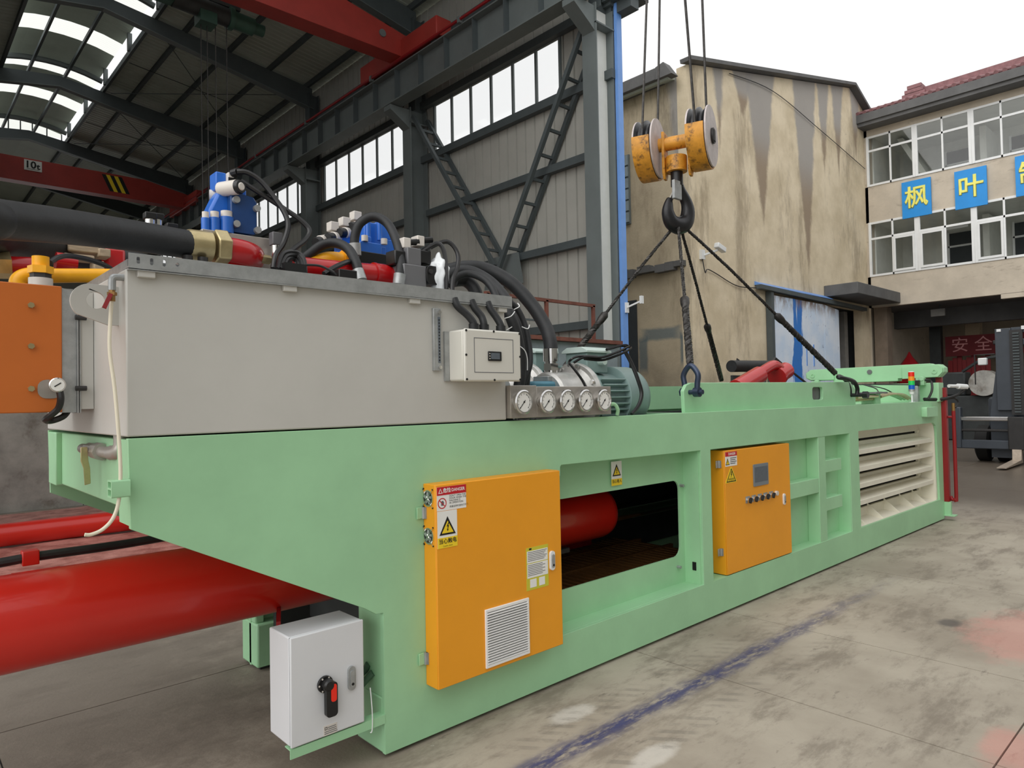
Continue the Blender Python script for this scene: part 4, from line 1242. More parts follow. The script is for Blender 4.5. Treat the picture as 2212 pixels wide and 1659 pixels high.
for zf in (1.180, .998):
    f = MB().ring((.235, -.042, zf), (-1, 0, 0), .040, .034, .004, 28).build('fan', 'chrome', c)
    MB().cyl((.2345, -.042, zf), (.233, -.042, zf), .033, n=24).build('fan_hub_plate', 'machine_dark', f)
    MB().cyl((.2345, -.042, zf), (.229, -.042, zf), .012, n=16).build('hub', 'chrome', f)
    for k in range(5):
        a = k*2*PI/5
        MB().bar((.231, -.042+.012*math.cos(a), zf+.012*math.sin(a)), (.231, -.042+.031*math.cos(a+.4), zf+.031*math.sin(a+.4)), .012, .0015, up=(1, .4, 0)).build('blade', 'galvanised', f)
    MB().bar((.228, -.082, zf+.042), (.228, -.002, zf-.042), .003, .003).bar((.228, -.002, zf+.042), (.228, -.082, zf-.042), .003, .003).build('guard_bar', 'chrome', f)
    for dy, dz in ((-.036, .044), (.036, .044), (-.036, -.044), (.036, -.044)):
        MB().cyl((.235, -.042+dy, zf+dz), (.231, -.042+dy, zf+dz), .004, n=8).build('screw', 'ink_black', f)
def hinge(parent, x, z, y=-.02):
    h = MB().box((x-.045, y-.006, z-.028), (x-.012, y, z+.028)).build('hinge', 'green_paint' if parent is D else 'galvanised', parent, bevel=.002)
    MB().cyl((x-.008, y-.008, z-.028), (x-.008, y-.008, z+.028), .009, n=10).box((x-.006, y-.024, z-.028), (x, y-.006, z+.028)).build('knuckle', 'galvanised', h)
for z in (1.108, .406):
    hinge(c, .235, z, -.004)
# warning sticker on the inset plate (part of the press)
st = MB().box((1.846, .1370, 1.066), (1.957, .1378, 1.226)).build('sticker', 'sticker_white', B, smooth=0)
patch(st, 1.846, 1.066, 1.957, 1.11, .1368, 'sticker_yellow')
warn_tri(st, 1.902, 1.168, .088, .1366)
text('当心卷入', .025, (1.902, .1355, 1.092), UX, UZ, 'ink_black', st, bold=.0004)

# ---- small yellow operator cabinet
c = thing('operator_cabinet', 'smaller yellow operator cabinet with touch screen and row of switches', 'cabinet', (3.57, .05, .27))
MB().box((3.035, .006, .28), (4.105, .12, 1.228)).build('body', 'yellow_paint', c, bevel=.004)
MB().box((3.036, -.002, .282), (4.104, .005, 1.226)).build('door', 'yellow_paint', c, bevel=.003)
yf = -.002
st = sticker(c, 3.042, 1.106, 3.216, 1.216, yf)
patch(st, 3.042, 1.182, 3.216, 1.216, yf-.0014, 'sticker_red')
text('DANGER', .026, (3.14, yf-.0026, 1.199), UX, UZ, 'sticker_white', st, bold=.0005)
warn_tri(st, 3.075, 1.143, .058, yf-.0014)
for k in range(4):
    patch(st, 3.115, 1.164-k*.014, 3.205-.014*(k % 2), 1.170-k*.014, yf-.0014, 'ink_grey', 'text_line')
st = MB().prism([(3.045, .978), (3.20, .978), (3.205, .985), (3.135, 1.097), (3.118, 1.097), (3.04, .988)], (0, yf, 0), UX, UZ, 0, .0012).build('sticker', 'sticker_yellow', c, smooth=0)
MB().prism([(3.052, .984), (3.195, .984), (3.127, 1.090)], (0, yf-.0012, 0), UX, UZ, 0, .0008, holes=[[(3.064, .991), (3.182, .991), (3.126, 1.078)]]).build('triangle_border', 'ink_black', st, smooth=0)
MB().prism([(3.128, 1.065), (3.116, 1.038), (3.125, 1.040), (3.116, 1.012), (3.138, 1.044), (3.129, 1.042), (3.138, 1.065)], (0, yf-.0012, 0), UX, UZ, 0, .0008).build('lightning_bolt', 'ink_black', st, smooth=0)
text('有电危险', .022, (3.124, yf-.0024, 1.003), UX, UZ, 'ink_black', st)
sc_ = MB().prism(rrect(3.462, .913, 3.706, 1.09, .008), (0, yf, 0), UX, UZ, 0, .008).build('touch_screen', 'panel_grey', c, bevel=.002)
MB().box((3.478, yf-.0092, .945), (3.692, yf-.008, 1.066)).build('display', 'screen_grey', sc_, smooth=0)
for k in range(5):
    x = 3.367+k*.096
    s = MB().box((x-.034, yf-.003, .793), (x+.034, yf, .846)).build('selector_switch', 'galvanised', c)
    MB().cyl((x, yf-.003, .815), (x, yf-.02, .815), .021, n=16).build('bezel', 'chrome', s)
    MB().box((x-.009, yf-.036, .793), (x+.009, yf-.018, .837), Matrix.Rotation(.5, 3, 'Y')).build('knob', 'ink_black', s, bevel=.002)
MB().cyl((3.835, yf, .822), (3.835, yf-.02, .822), .02, n=16).build('push_button', 'solenoid_white', c)
lock(c, 3.974, .757, .095, yf)
for z in (1.124, .453):
    hinge(c, 3.035, z, .05)

# ---- white isolator box on its bracket
c = thing('isolator_box', 'white isolator box with black rotary handle on low bracket', 'cabinet', (-.285, .1, .2))
MB().box((-.457, .010, .212), (-.112, .205, .668)).build('body', 'white_powder', c, bevel=.006)
MB().box((-.459, -.008, .210), (-.110, .004, .670)).build('door', 'white_powder', c, bevel=.006)
MB().box((-.455, .004, .214), (-.114, .010, .666)).build('seal', 'ink_grey', c)
k_ = MB().cyl((-.305, -.008, .437), (-.305, -.020, .437), .036, n=28).build('rotary_base', 'black_plastic', c, bevel=.002)
MB().lathe((-.300, -.02, .437), NYm, [(0, .027), (.022, .025), (.03, .018)], 20).prism(rrect(-.315, .302, -.262, .448, .016), (0, -.022, 0), UX, UZ, 0, .024).build('rotary_handle', 'black_plastic', k_, bevel=.005)
MB().prism(rrect(-.294, .366, -.268, .440, .010), (0, -.046, 0), UX, UZ, 0, .002).build('red_inlay', 'lamp_red', k_)
for k in range(6):
    a = k*PI/3
    MB().cyl((-.305+.030*math.cos(a), -.02, .437+.030*math.sin(a)), (-.305+.030*math.cos(a), -.021, .437+.030*math.sin(a)), .004, n=8).build('index_dot', 'solenoid_white', k_)
lock(c, -.177, .427, .105, -.008, 'g')
st = sticker(c, -.312, .214, -.248, .256, -.008, 'solenoid_white')
MB().prism([(-.307, .238), (-.295, .238), (-.295, .250), (-.307, .250)], (0, -.0094, 0), UX, UZ, 0, .0006, holes=[[(-.305, .240), (-.297, .240), (-.297, .248), (-.305, .248)]]).build('symbol', 'ink_black', st, smooth=0)
for k in range(4):
    patch(st, -.292 if k < 2 else -.308, .245-k*.008, -.254+.002*k, .2475-k*.008, -.0094, 'ink_grey', 'text_line')
MB().box((-.46, -.002, .165), (.0, .003, .205)).box((-.46, .003, .200), (.0, .05, .205)).build('bracket_angle', 'green_paint', B)
tag(MB().tube([(-.10, .19, .30), (-.02, .16, .36), (.0, .14, .40)], .017, 10).tube([(-.10, .17, .24), (-.04, .13, .32), (.0, .10, .37)], .017, 10).tube([(-.34, .17, .20), (-.3, .16, .13), (-.22, .15, .115), (-.15, .15, .15), (-.12, .16, .22)], .016, 10).build('flexible_conduit', 'flex_green'), 'dark green ribbed conduit looping below the white box', 'conduit')
tag(MB().tube([(-.075, .0, .35), (-.07, -.006, .24), (-.072, -.006, .16), (-.08, -.002, .15)], .0025, 5).build('cable_tie', 'white_frame'), 'loose white cable tie hanging beside the white box', 'tie')

switch_pts = [((-0.78, 0.75, 2.566), (-0.78, 0.75, 2.496)), ((-0.733, 0.8, 2.58), (-0.734, 0.8, 2.513)), ((-0.641, 0.9, 2.566), (-0.641, 0.9, 2.517)), ((-0.252, 0.55, 2.513), (-0.253, 0.55, 2.368))]
bank_pts = [((0.2, 1, 2.612), (0.298, 1.06, 2.648)), ((0.279, 1, 2.651), (0.387, 1.05, 2.673)), ((0.357, 1, 2.691), (0.472, 1.05, 2.715)), ((0.437, 1, 2.741), (0.548, 1.05, 2.765))]
bv = [(0.466, 0.9, 2.526), (0.584, 0.9, 2.761), (0.387, 0.82, 2.545), (0.539, 0.82, 2.616), (0.367, 0.8, 2.415), (0.588, 0.8, 2.55), (-0.039, 0.3, 2.273), (0.063, 0.3, 2.319)]
gv = [(0.413, 0.4, 2.335), (0.565, 0.4, 2.417)]
tie_pts = [[(0.93, 0.15, 2.119), (0.972, 0.14, 2.134), (1.012, 0.15, 2.165)], [(1.07, 0.22, 2.188), (1.097, 0.2, 2.207), (1.102, 0.22, 2.229)], [(0.934, 0.14, 2.051), (0.978, 0.14, 2.072)], [(1.113, 0.2, 2.086), (1.144, 0.18, 2.074), (1.179, 0.2, 2.101)], [(1.048, 0.15, 1.963), (1.079, 0.14, 1.936), (1.096, 0.14, 1.89), (1.095, 0.14, 1.822)]]
rope_top = [(3.55, 0.98, 5.353), (3.933, 1.1, 5.554), (3.361, 0.45, 5.046), (3.883, 0.6, 5.313)]

# ================================================================== OIL TANK AND HYDRAULICS
t = thing('oil_tank', 'big light grey oil tank standing on the left end of the press', 'tank', (-.14, .78, 1.54))
MB().box((-1.065, 0, 1.541), (.795, 1.556, 2.155)).build('body', 'tank_grey', t, bevel=.006)
lip = MB().prism([(-1.062, 2.151), (.826, 2.158), (.826, 2.214), (-1.062, 2.209)], (0, -.028, 0), UX, UZ, -.006, 0,
           holes=[rrect(-1.036, 2.172, -1.024, 2.197, .005), rrect(-.991, 2.172, -.979, 2.197, .005), rrect(-.948, 2.172, -.936, 2.197, .005), circ(-.896, 2.184, .007, 12)]).build('lid_rim', 'galvanised', t)
MB().box((-1.062, -.022, 2.156), (.826, .05, 2.162)).box((-1.062, -.028, 2.148), (.826, 0, 2.154)).build('rim_flange', 'galvanised', t)
MB().box((-1.06, 0, 2.155), (.82, 1.55, 2.19)).build('lid', 'galvanised', t)
for x in (-1.0, -.444, .193, .765):
    MB().box((x-.03, -.022, 2.125), (x+.03, -.001, 2.151)).build('rim_clip', 'tank_grey', t, bevel=.003)
e = MB().prism([(-1.062, 2.10)]+[(-1.155+.066*math.cos(a), 2.038+.066*math.sin(a)) for a in [PI/2+.1+i*(PI*.72)/12 for i in range(13)]]+[(-1.10, 1.955), (-1.062, 1.955)], (0, .1, 0), UX, UZ, -.014, .0,
           holes=[circ(-1.140, 2.044, .031, 24)]).build('lifting_eye', 'tank_grey', t, bevel=.002)
t2 = thing('level_gauge', 'narrow vertical oil level gauge on the front of the grey tank', 'gauge', (.325, 0, 1.95))
MB().box((.302, -.018, 1.80), (.348, 0, 2.113)).build('housing', 'galvanised', t2, bevel=.003)
MB().box((.327, -.0195, 1.84), (.341, -.018, 2.07)).build('sight_glass', 'screen_grey', t2)
m = MB()
for i in range(14):
    m.box((.331, -.0205, 1.85+i*.0155), (.337, -.0195, 1.857+i*.0155))
m.build('scale_marks', 'ink_black', t2)
for z in (1.818, 2.094):
    MB().cyl((.334, -.018, z), (.334, -.028, z), .010, n=6).build('screw', 'chrome', t2)

# junction box
t = thing('junction_box', 'light grey plastic junction box with black display on tank front', 'box', (.58, -.07, 1.88))
MB().box((.400, -.122, 1.748), (.775, -.006, 2.004)).build('body', 'junction_grey', t, bevel=.010)
MB().box((.397, -.142, 1.745), (.778, -.124, 2.007)).build('lid', 'junction_grey', t, bevel=.010)
MB().prism([(.456, 1.789), (.722, 1.789), (.722, 1.964), (.456, 1.964)], (0, -.142, 0), UX, UZ, 0, .0012, holes=[[(.459, 1.792), (.719, 1.792), (.719, 1.961), (.459, 1.961)]]).build('panel_line', 'ink_grey', t)
d = MB().box((.545, -.150, 1.849), (.634, -.142, 1.898)).build('display', 'black_plastic', t, bevel=.003)
MB().box((.560, -.1512, 1.858), (.620, -.150, 1.890)).build('screen', 'screen_grey', d)
for z in (1.860, 1.873, 1.886):
    MB().cyl((.552, -.150, z), (.552, -.152, z), .003, n=8).build('key', 'solenoid_white', d)
for x, z in ((.407, 1.997), (.768, 1.997), (.407, 1.755), (.768, 1.755), (.588, 2.000), (.588, 1.752), (.405, 1.876), (.770, 1.876)):
    MB().cyl((x, -.142, z), (x, -.1445, z), .006, n=10).build('screw', 'ink_black', t)
MB().box((.372, -.014, 1.75), (.400, -.002, 2.00)).build('mounting_rail', 'galvanised', t)
for k, (a, b, c_) in enumerate(((.432, .470, .516), (.545, .562, .585), (.655, .668, .702))):
    tag(MB().tube([(a, -.02, 2.17), (a+.01, -.035, 2.13), (b+.02, -.055, 2.085), (c_, -.07, 2.045), (c_, -.07, 2.02)], .019, 12).cyl((c_, -.07, 2.004), (c_, -.07, 2.042), .026, n=14).build('conduit', 'rubber'),
        ('leftmost', 'middle', 'rightmost')[k]+' of three black conduits entering the grey junction box', 'conduit', 'conduits into the junction box')

# gauges
t = thing('gauge_block', 'stainless gauge panel carrying a row of five pressure gauges', 'panel', (1.2, 0, 1.545))
MB().box((.80, -.03, 1.548), (1.0, .05, 1.728)).build('panel', 'steel_plate', t, bevel=.003)
MB().box((1.0, -.03, 1.548), (1.655, .05, 1.722)).build('panel', 'steel_plate', t, bevel=.003)
MB().tube([(1.66, .02, 1.60), (1.72, 0, 1.61), (1.745, -.01, 1.575), (1.75, 0, 1.54)], .012, 8).build('pipe', 'green_paint', t)
for k, x in enumerate((.865, 1.055, 1.217, 1.378, 1.547)):
    g = thing('pressure_gauge', ('round pressure gauge farthest left on the gauge panel, by the tank', 'second pressure gauge from the left on the gauge panel', 'middle pressure gauge of the five on the panel', 'fourth pressure gauge from the left on the gauge panel', 'round pressure gauge farthest right, nearest the big motor')[k], 'gauge', (x, -.03, 1.636), 'five pressure gauges')
    MB().lathe((x, -.03, 1.636), NYm, [(0, .056), (.022, .056), (.024, .067), (.038, .067), (.044, .060), (.044, .055), (.036, .052)], 32).build('case', 'chrome', g)
    MB().cyl((x, -.066, 1.636), (x, -.068, 1.636), .054, n=32).build('dial', 'sticker_white', g)
    m = MB()
    for i in range(11):
        a = math.radians(225-27*i)
        m.bar((x+.040*math.cos(a), -.0685, 1.636+.040*math.sin(a)), (x+.048*math.cos(a), -.0685, 1.636+.048*math.sin(a)), .0006, .002)
    for i in range(16):
        a0, a1 = math.radians(70-i*7.5), math.radians(70-(i+1)*7.5)
        m.bar((x+.044*math.cos(a0), -.0683, 1.636+.044*math.sin(a0)), (x+.044*math.cos(a1), -.0683, 1.636+.044*math.sin(a1)), .0006, .0022)
    m.build('scale', 'ink_black', g)
    MB().bar((x+.008, -.0705, 1.646), (x-.034, -.0705, 1.600), .001, .0035).cyl((x, -.068, 1.636), (x, -.0715, 1.636), .005, n=10).build('needle', 'ink_black', g)

# ---- pumps and motors
def motor(label, x0, y, z, s, front):
    t = thing('electric_motor', label, 'motor', (x0+.5*s, y, z-.22*s))
    MB().lathe((x0, y, z), UX, [(0, .16*s), (.02*s, .175*s), (.25*s, .175*s), (.27*s, .21*s)], 36).build('bell_housing', 'cast_silver', t)
    MB().lathe((x0+.27*s, y, z), UX, [(0, .235*s), (.012*s, .242*s), (.035*s, .242*s), (.05*s, .215*s)], 40).build('flange', 'cast_silver', t)
    for k in range(8):
        a = k*PI/4+.3
        MB().cyl((x0+.262*s, y+.222*s*math.cos(a), z+.222*s*math.sin(a)), (x0+.245*s, y+.222*s*math.cos(a), z+.222*s*math.sin(a)), .016*s, n=6).build('flange_bolt', 'chrome', t)
    MB().lathe((x0+.32*s, y, z), UX, [(0, .22*s), (.03*s, .22*s), (.05*s, .17*s), (.55*s, .17*s)], 36).build('stator', 'motor_green', t)
    for k in range(30):
        a = 2*PI*k/30
        if .25*PI < a < .75*PI:
            continue
        c, s_ = math.cos(a), math.sin(a)
        MB().bar((x0+.38*s, y+.19*s*c, z+.19*s*s_), (x0+.66*s, y+.19*s*c, z+.19*s*s_), .008*s, .05*s, up=(0, c, s_)).build('cooling_fin', 'motor_green', t)
    MB().lathe((x0+.64*s, y, z), UX, [(0, .212*s), (.005*s, .222*s), (.2*s, .222*s), (.25*s, .205*s), (.275*s, .16*s), (.28*s, 0)], 40).build('fan_cover', 'motor_green', t, smooth=50)
    b = MB().box((x0+.33*s, y-.09*s, z+.17*s), (x0+.55*s, y+.11*s, z+.31*s)).build('terminal_box', 'motor_green', t, bevel=.008)
    MB().prism([(-.11*s, z+.31*s), (.13*s, z+.31*s), (.13*s, z+.325*s), (.08*s, z+.35*s), (-.06*s, z+.35*s), (-.11*s, z+.325*s)], (0, y, 0), UY, UZ, x0+.31*s, x0+.57*s).build('terminal_lid', 'motor_bright', b, bevel=.003)
    MB().cyl((x0+.46*s, y-.09*s, z+.25*s), (x0+.46*s, y-.14*s, z+.25*s), .026*s, n=14).build('cable_gland', 'motor_bright', b)
    MB().box((x0+.36*s, y-.2*s, z-.26*s), (x0+.62*s, y+.2*s, z-.2*s)).build('foot', 'motor_green', t)
    return t
motor('big green motor with silver bell housing and coiled black cable on top', 1.52, .42, 1.655, 1.0, True)
motor('rear green motor half hidden behind the thick black hose fitting', 1.72, 1.12, 1.70, 1.0, False)
for lab, x, y in (('blue pump below the thick hose fitting, behind the gauges', 1.705, .42), ('rear blue pump in front of the rear motor', 1.55, 1.12)):
    t = thing('hydraulic_pump', lab, 'pump', (x, y, 1.6))
    MB().box((x-.38, y-.1, 1.58), (x+.08, y+.1, 1.765)).build('pump_body', 'pump_blue', t, bevel=.02)
    MB().box((x-.22, y-.07, 1.765), (x-.02, y+.07, 1.80)).build('port_flange', 'galvanised', t, bevel=.004)
    MB().cyl((x-.12, y, 1.80), (x-.12, y, 1.84), .044, n=16).cyl((x-.12, y, 1.84), (x-.12, y, 1.885), .054, n=6).cyl((x-.12, y, 1.885), (x-.12, y, 1.90), .042, n=18).cyl((x-.12, y, 1.90), (x-.12, y, 1.985), .052, n=18).build('hose_fitting', 'chrome', t)
m = MB()
for k in range(5):
    r = .17+.012*k
    m.tube([(1.573, 0.2, 1.882), (1.65, 0.18, 1.916), (1.803, 0.16, 1.919), (1.937, 0.15, 1.953), (2.113, 0.2, 1.995), (2.275, 0.3, 2.021), (2.282, 0.36, 2.032), (2.023, 0.3, 1.988)] if k < 2 else
           [(1.672, 0.2, 1.909), (1.802, 0.16, 1.901), (1.936, 0.15, 1.931), (2.095, 0.17, 1.976), (2.296, 0.3, 2.015), (2.255, 0.36, 2.028)] if k < 4 else [(1.628, 0.3, 1.867), (1.56, 0.22, 1.898), (1.618, 0.2, 1.922), (1.768, 0.17, 1.922)], .009, 6)
m.tube([(1.55, 0.22, 1.877), (1.575, 0.18, 1.816), (1.604, 0.16, 1.765), (1.616, 0.14, 1.716)], .009, 6)
m.tube([(2.143, 0.24, 1.989), (2.172, 0.2, 1.889), (2.189, 0.16, 1.774), (2.201, 0.14, 1.676), (2.153, 0.13, 1.596), (2.073, 0.13, 1.534)], .014, 8)
tag(m.build('motor_cable', 'cable_black'), 'black cable coiled over the terminal box of the big motor', 'cable')

# ---- cooler at the left end of the tank
t = thing('oil_cooler', 'orange oil cooler box hanging at the left end of the tank', 'cooler', (-1.5, .7, 1.63))
MB().box((-2.05, .52, 1.640), (-1.135, .95, 2.14)).build('core', 'galvanised_dull', t)
MB().box((-2.05, .498, 1.634), (-1.178, .52, 2.145)).build('front_panel', 'orange_paint', t, bevel=.004)
MB().prism([(-1.178, 1.632), (-1.128, 1.632), (-1.128, 2.125), (-1.178, 2.14)], (0, .503, 0), UX, UZ, -.02, .0).build('edge_frame', 'galvanised', t)
MB().box((-1.127, .49, 1.630), (-1.122, .95, 2.14)).box((-1.118, .495, 1.630), (-1.113, .95, 2.14)).build('side_frame', 'galvanised', t)
MB().box((-1.112, .50, 1.645), (-1.067, .51, 2.13)).build('mounting_plate', 'tank_grey', t)
for z in (2.059, 1.897, 1.729):
    MB().cyl((-1.283, .498, z), (-1.283, .485, z), .012, n=6).build('panel_bolt', 'zinc_yellow', t)
for z in (2.02, 1.73):
    MB().cyl((-1.135, .485, z), (-1.095, .485, z), .010, n=8).build('frame_bolt', 'black_iron', t)
MB().cyl((-1.235, .60, 2.14), (-1.235, .60, 2.185), .043, n=24).build('port', 'solenoid_white', t)
MB().cyl((-1.235, .60, 2.185), (-1.235, .60, 2.205), .038, n=6).build('seal_nut', 'black_iron', t)
MB().cyl((-1.235, .60, 2.205), (-1.235, .60, 2.235), .046, n=6).cyl((-1.235, .60, 2.235), (-1.235, .60, 2.275), .031, n=18).build('tee_fitting', 'yellow_pipe', t)
MB().prism(rrect(-1.262, 1.69, -1.18, 1.765, .03), (0, .497, 0), UX, UZ, 0, .004).build('switch_plate', 'steel_plate', t)
th = MB().lathe((-1.207, .497, 1.742), NYm, [(0, .018), (.05, .02), (.055, .029), (.075, .029), (.078, .025)], 24).build('thermometer', 'chrome', t)
MB().cyl((-1.207, .419, 1.742), (-1.207, .4185, 1.742), .024, n=20).build('dial', 'sticker_white', th)
MB().bar((-1.218, .4175, 1.735), (-1.196, .4175, 1.750), .0008, .004).build('needle', 'ink_black', th)
tag(MB().tube([(-1.20, .44, 1.73), (-1.195, .43, 1.69), (-1.20, .45, 1.65), (-1.225, .47, 1.62), (-1.235, .5, 1.605), (-1.21, .53, 1.60), (-1.17, .54, 1.615), (-1.15, .55, 1.64)], .013, 8).build('cable', 'cable_black'), 'black cable curling below the thermometer of the orange cooler', 'cable')
tag(MB().tube([(-1.21, .72, 2.13), (-1.29, .70, 2.155), (-1.298, .70, 2.185), (-1.265, .70, 2.21), (-1.2, .70, 2.215), (-1.0, .72, 2.24), (-.75, .75, 2.27)], .031, 14).build('return_pipe', 'yellow_pipe'), 'bright yellow return pipe bending over the orange cooler', 'pipe')
t = thing('suction_pipe', 'dark red flanged pipe behind the yellow fitting on the cooler', 'pipe', (-1.2, 1.0, 2.2))
MB().lathe((-1.381, 0.95, 2.271), V((-1.193, 0.95, 2.285))-V((-1.381, 0.95, 2.271)), [(0, .05), (.22, .05)], 20).cyl((-1.118, 1, 2.334), (-1.034, 1, 2.329), .045, n=20).build('pipe', 'red_pipe', t)
MB().cyl((-1.347, 0.93, 2.28), (-1.298, 0.93, 2.284), .06, n=6).build('hex_nut', 'zinc_yellow', t)
MB().cyl((-1.19, 1.0, 2.14), (-1.19, 1.0, 2.24), .05, n=18).build('riser', 'red_pipe', t)
tag(MB().tube([(-1.179, 0.75, 2.282), (-1.141, 0.8, 2.317), (-1.089, 0.85, 2.339), (-1.006, 0.9, 2.342), (-0.929, 0.95, 2.333), (-0.884, 1, 2.324)], .012, 8).build('cable', 'cable_black'), 'thin black hose arching over the yellow return pipe', 'hose')
for k, (a, b, lab) in enumerate((((-1.023, 1.25, 2.486), (-0.885, 1.25, 2.443), 'upper split timber plank under the black hoses'), ((-1.05, 1.2, 2.42), (-0.916, 1.2, 2.395), 'lower split timber plank under the black hoses'), ((-0.893, 1.22, 2.468), (-0.839, 1.22, 2.425), 'short squarish timber block right of the planks'), ((-0.924, 1.18, 2.394), (-0.877, 1.18, 2.376), 'smallest timber offcut below the squarish block'))):
    x0, x1 = a[0], b[0]
    tag(MB().box((x0, a[1], b[2] if k < 3 else 2.19), (x1, a[1]+.1, a[2])).build('timber_block', 'timber', bevel=.006), lab, 'timber', 'timber packing under the hoses')
pf_ = V((-0.75, 1.3, 2.494))
tag(MB().box(((-0.847, 1.3, 2.398)[0], 1.3, 2.19), pf_+V((0, .1, 0))).build('pipe_flange', 'red_pipe', bevel=.015), 'red flange block behind the timber beside the tank rim', 'flange')
# drain valve
t = thing('ball_valve', 'steel drain ball valve with lever under the tank corner', 'valve', (-1.06, .5, 1.46))
MB().tube([(-1.02, .26, 1.545), (-1.02, .26, 1.50), (-1.03, .27, 1.475), (-1.04, .33, 1.468)], .030, 12).cyl((-1.04, .33, 1.468), (-1.05, .46, 1.468), .024, n=14).build('elbow', 'steel_plate', t)
MB().cyl((-1.05, .44, 1.468), (-1.05, .53, 1.468), .036, n=8).cyl((-1.05, .53, 1.468), (-1.05, .68, 1.468), .030, n=8).cyl((-1.05, .68, 1.468), (-1.05, .80, 1.468), .022, n=14).build('valve_body', 'steel_plate', t)
MB().cyl((-1.05, .54, 1.468), (-1.095, .54, 1.472), .013, n=10).build('stem', 'steel_plate', t)
MB().prism([(-.012, .018), (.012, .018), (.016, -.04), (.022, -.07), (.024, -.135), (.002, -.14), (-.002, -.07), (-.012, -.04)], (-1.10, .52, 1.47), UX, UZ, 0, .006).build('lever', 'zinc_yellow', t, bevel=.002)
# breather valve with red lever and cream drain hose
t = thing('vent_valve', 'small brass tap with red lever at the tank corner', 'tap', (-1.07, .07, 2.09))
MB().tube([(-1.03, .03, 2.125), (-1.08, .03, 2.125), (-1.10, .03, 2.12), (-1.103, .03, 2.095), (-1.103, .03, 2.075)], .013, 10).build('elbow', 'galvanised', t)
MB().cyl((-1.103, .03, 2.075), (-1.103, .03, 2.035), .011, n=10).cyl((-1.103, .03, 2.068), (-1.103, .03, 2.056), .016, n=6).build('tap_body', 'brass', t)
MB().bar((-1.11, .015, 2.06), (-1.135, -.0, 2.005), .006, .014, up=(1, 0, 0)).build('lever', 'red_dark', t)
tag(MB().tube([(-1.103, .03, 2.05), (-1.112, .02, 1.95), (-1.118, -.0, 1.85), (-1.108, -.02, 1.72), (-1.098, -.03, 1.55), (-1.094, -.035, 1.42), (-1.10, -.035, 1.32), (-1.118, -.035, 1.26), (-1.15, -.035, 1.225), (-1.185, -.035, 1.212), (-1.205, -.035, 1.214)], .0065, 10).build('drain_hose', 'hose_cream'), 'cream plastic drain hose hanging down the tank corner', 'hose')

# ---- big suction hoses over the tank
tag(MB().tube([(-2.55, -1.05, 2.14), (-1.98, -.64, 2.25), (-1.525, -0.22, 2.23), (-1.448, -0.12, 2.247), (-1.254, 0.08, 2.297), (-0.978, 0.3, 2.346), (-0.705, 0.45, 2.373)], .0635, 20, sub=8).build('suction_hose', 'rubber'), 'thick black suction hose crossing above the orange cooler', 'hose')
tag(MB().tube([(-2.5, .2, 2.10), (-1.95, .55, 2.22), (-1.441, 0.8, 2.395), (-1.332, 0.95, 2.412), (-1.134, 1.25, 2.457), (-0.987, 1.42, 2.466), (-0.776, 1.5, 2.469), (-0.564, 1.5, 2.429)], .080, 18, sub=8).build('suction_hose', 'rubber'), 'second thick black hose running below the upper one', 'hose')
t = thing('hose_coupling', 'zinc hose ferrule with hexagon nut and dark red U-bend', 'coupling', (-.6, .45, 2.36))
MB().lathe((-0.709, 0.45, 2.373), V((-0.588, 0.45, 2.377))-V((-0.709, 0.45, 2.373)), [(0, .066), (.01, .069), (.1, .069), (.105, .062)], 28).build('ferrule', 'zinc_yellow', t)
MB().cyl((-0.592, 0.45, 2.376), (-0.532, 0.45, 2.378), .083, n=6).build('hex_nut', 'zinc_yellow', t, bevel=.006)
MB().tube([(-0.534, 0.45, 2.373), (-0.48, 0.45, 2.372), (-0.431, 0.47, 2.371), (-0.377, 0.54, 2.376), (-0.363, 0.6, 2.364), (-0.429, 0.6, 2.333), (-0.519, 0.58, 2.315)], .058, 20, sub=8).build('bend', 'red_pipe', t)
MB().cyl((-0.369, 0.5, 2.363), (-0.306, 0.5, 2.36), .022, n=6).build('plug', 'zinc_yellow', t)
for p_ in ((-0.724, 0.4, 2.312), (-0.659, 0.4, 2.312)):
    MB().cyl((p_[0], .4, 2.19), p_, .022, n=12).build('clamp_bolt', 'black_iron', t)
# steel block and main blue valve
t = thing('valve_manifold', 'plain machined steel manifold block under the blue main valve', 'block', (-.42, .7, 2.19))
bx0, bx1 = (-0.594, 0.6, 2.506), (-0.254, 0.6, 2.513)
MB().box((bx0[0], .6, 2.19), (bx1[0], 1.0, 2.492)).build('block', 'steel_plate', t, bevel=.004)
for px, yy in ((590, .6), (323, .75), (340, .8), (372, .8)):
    p, q = (-0.222, 0.6, 2.368), (-0.22, 0.6, 2.515)
Z0 = 2.492
vx = bx0[0]+.085
t = thing('directional_valve', 'large blue main valve with four socket bolts on end cover', 'valve', (vx+.1, .72, Z0))
e0, e1 = (-0.439, 0.62, 2.661), (-0.317, 0.62, 2.554)
MB().prism([(e0[0], Z0+.012), (e1[0]-.012, Z0+.012), (e1[0], Z0+.03), (e1[0], Z0+.178), (e1[0]-.015, Z0+.20), (e0[0], Z0+.215), (e0[0]-.01, Z0+.2), (e0[0]-.01, Z0+.03)], (0, .62, 0), UX, UZ, -.05, 0).build('end_cover', 'valve_blue_shade', t, bevel=.006)
for dx, dz in ((.012, .17), (.115, .145), (.012, .05), (.118, .035)):
    MB().cyl((e0[0]+dx, .62, Z0+dz), (e0[0]+dx, .598, Z0+dz), .017, n=16).build('socket_bolt', 'galvanised', t)
MB().prism([(e0[0]-.10, Z0), (e1[0]-.01, Z0), (e1[0]-.01, Z0+.2), (e0[0], Z0+.235), (e0[0]-.05, Z0+.22), (e0[0]-.095, Z0+.12)], (0, .67, 0), UX, UZ, -.10, 0).build('valve_body', 'valve_blue', t, bevel=.012)
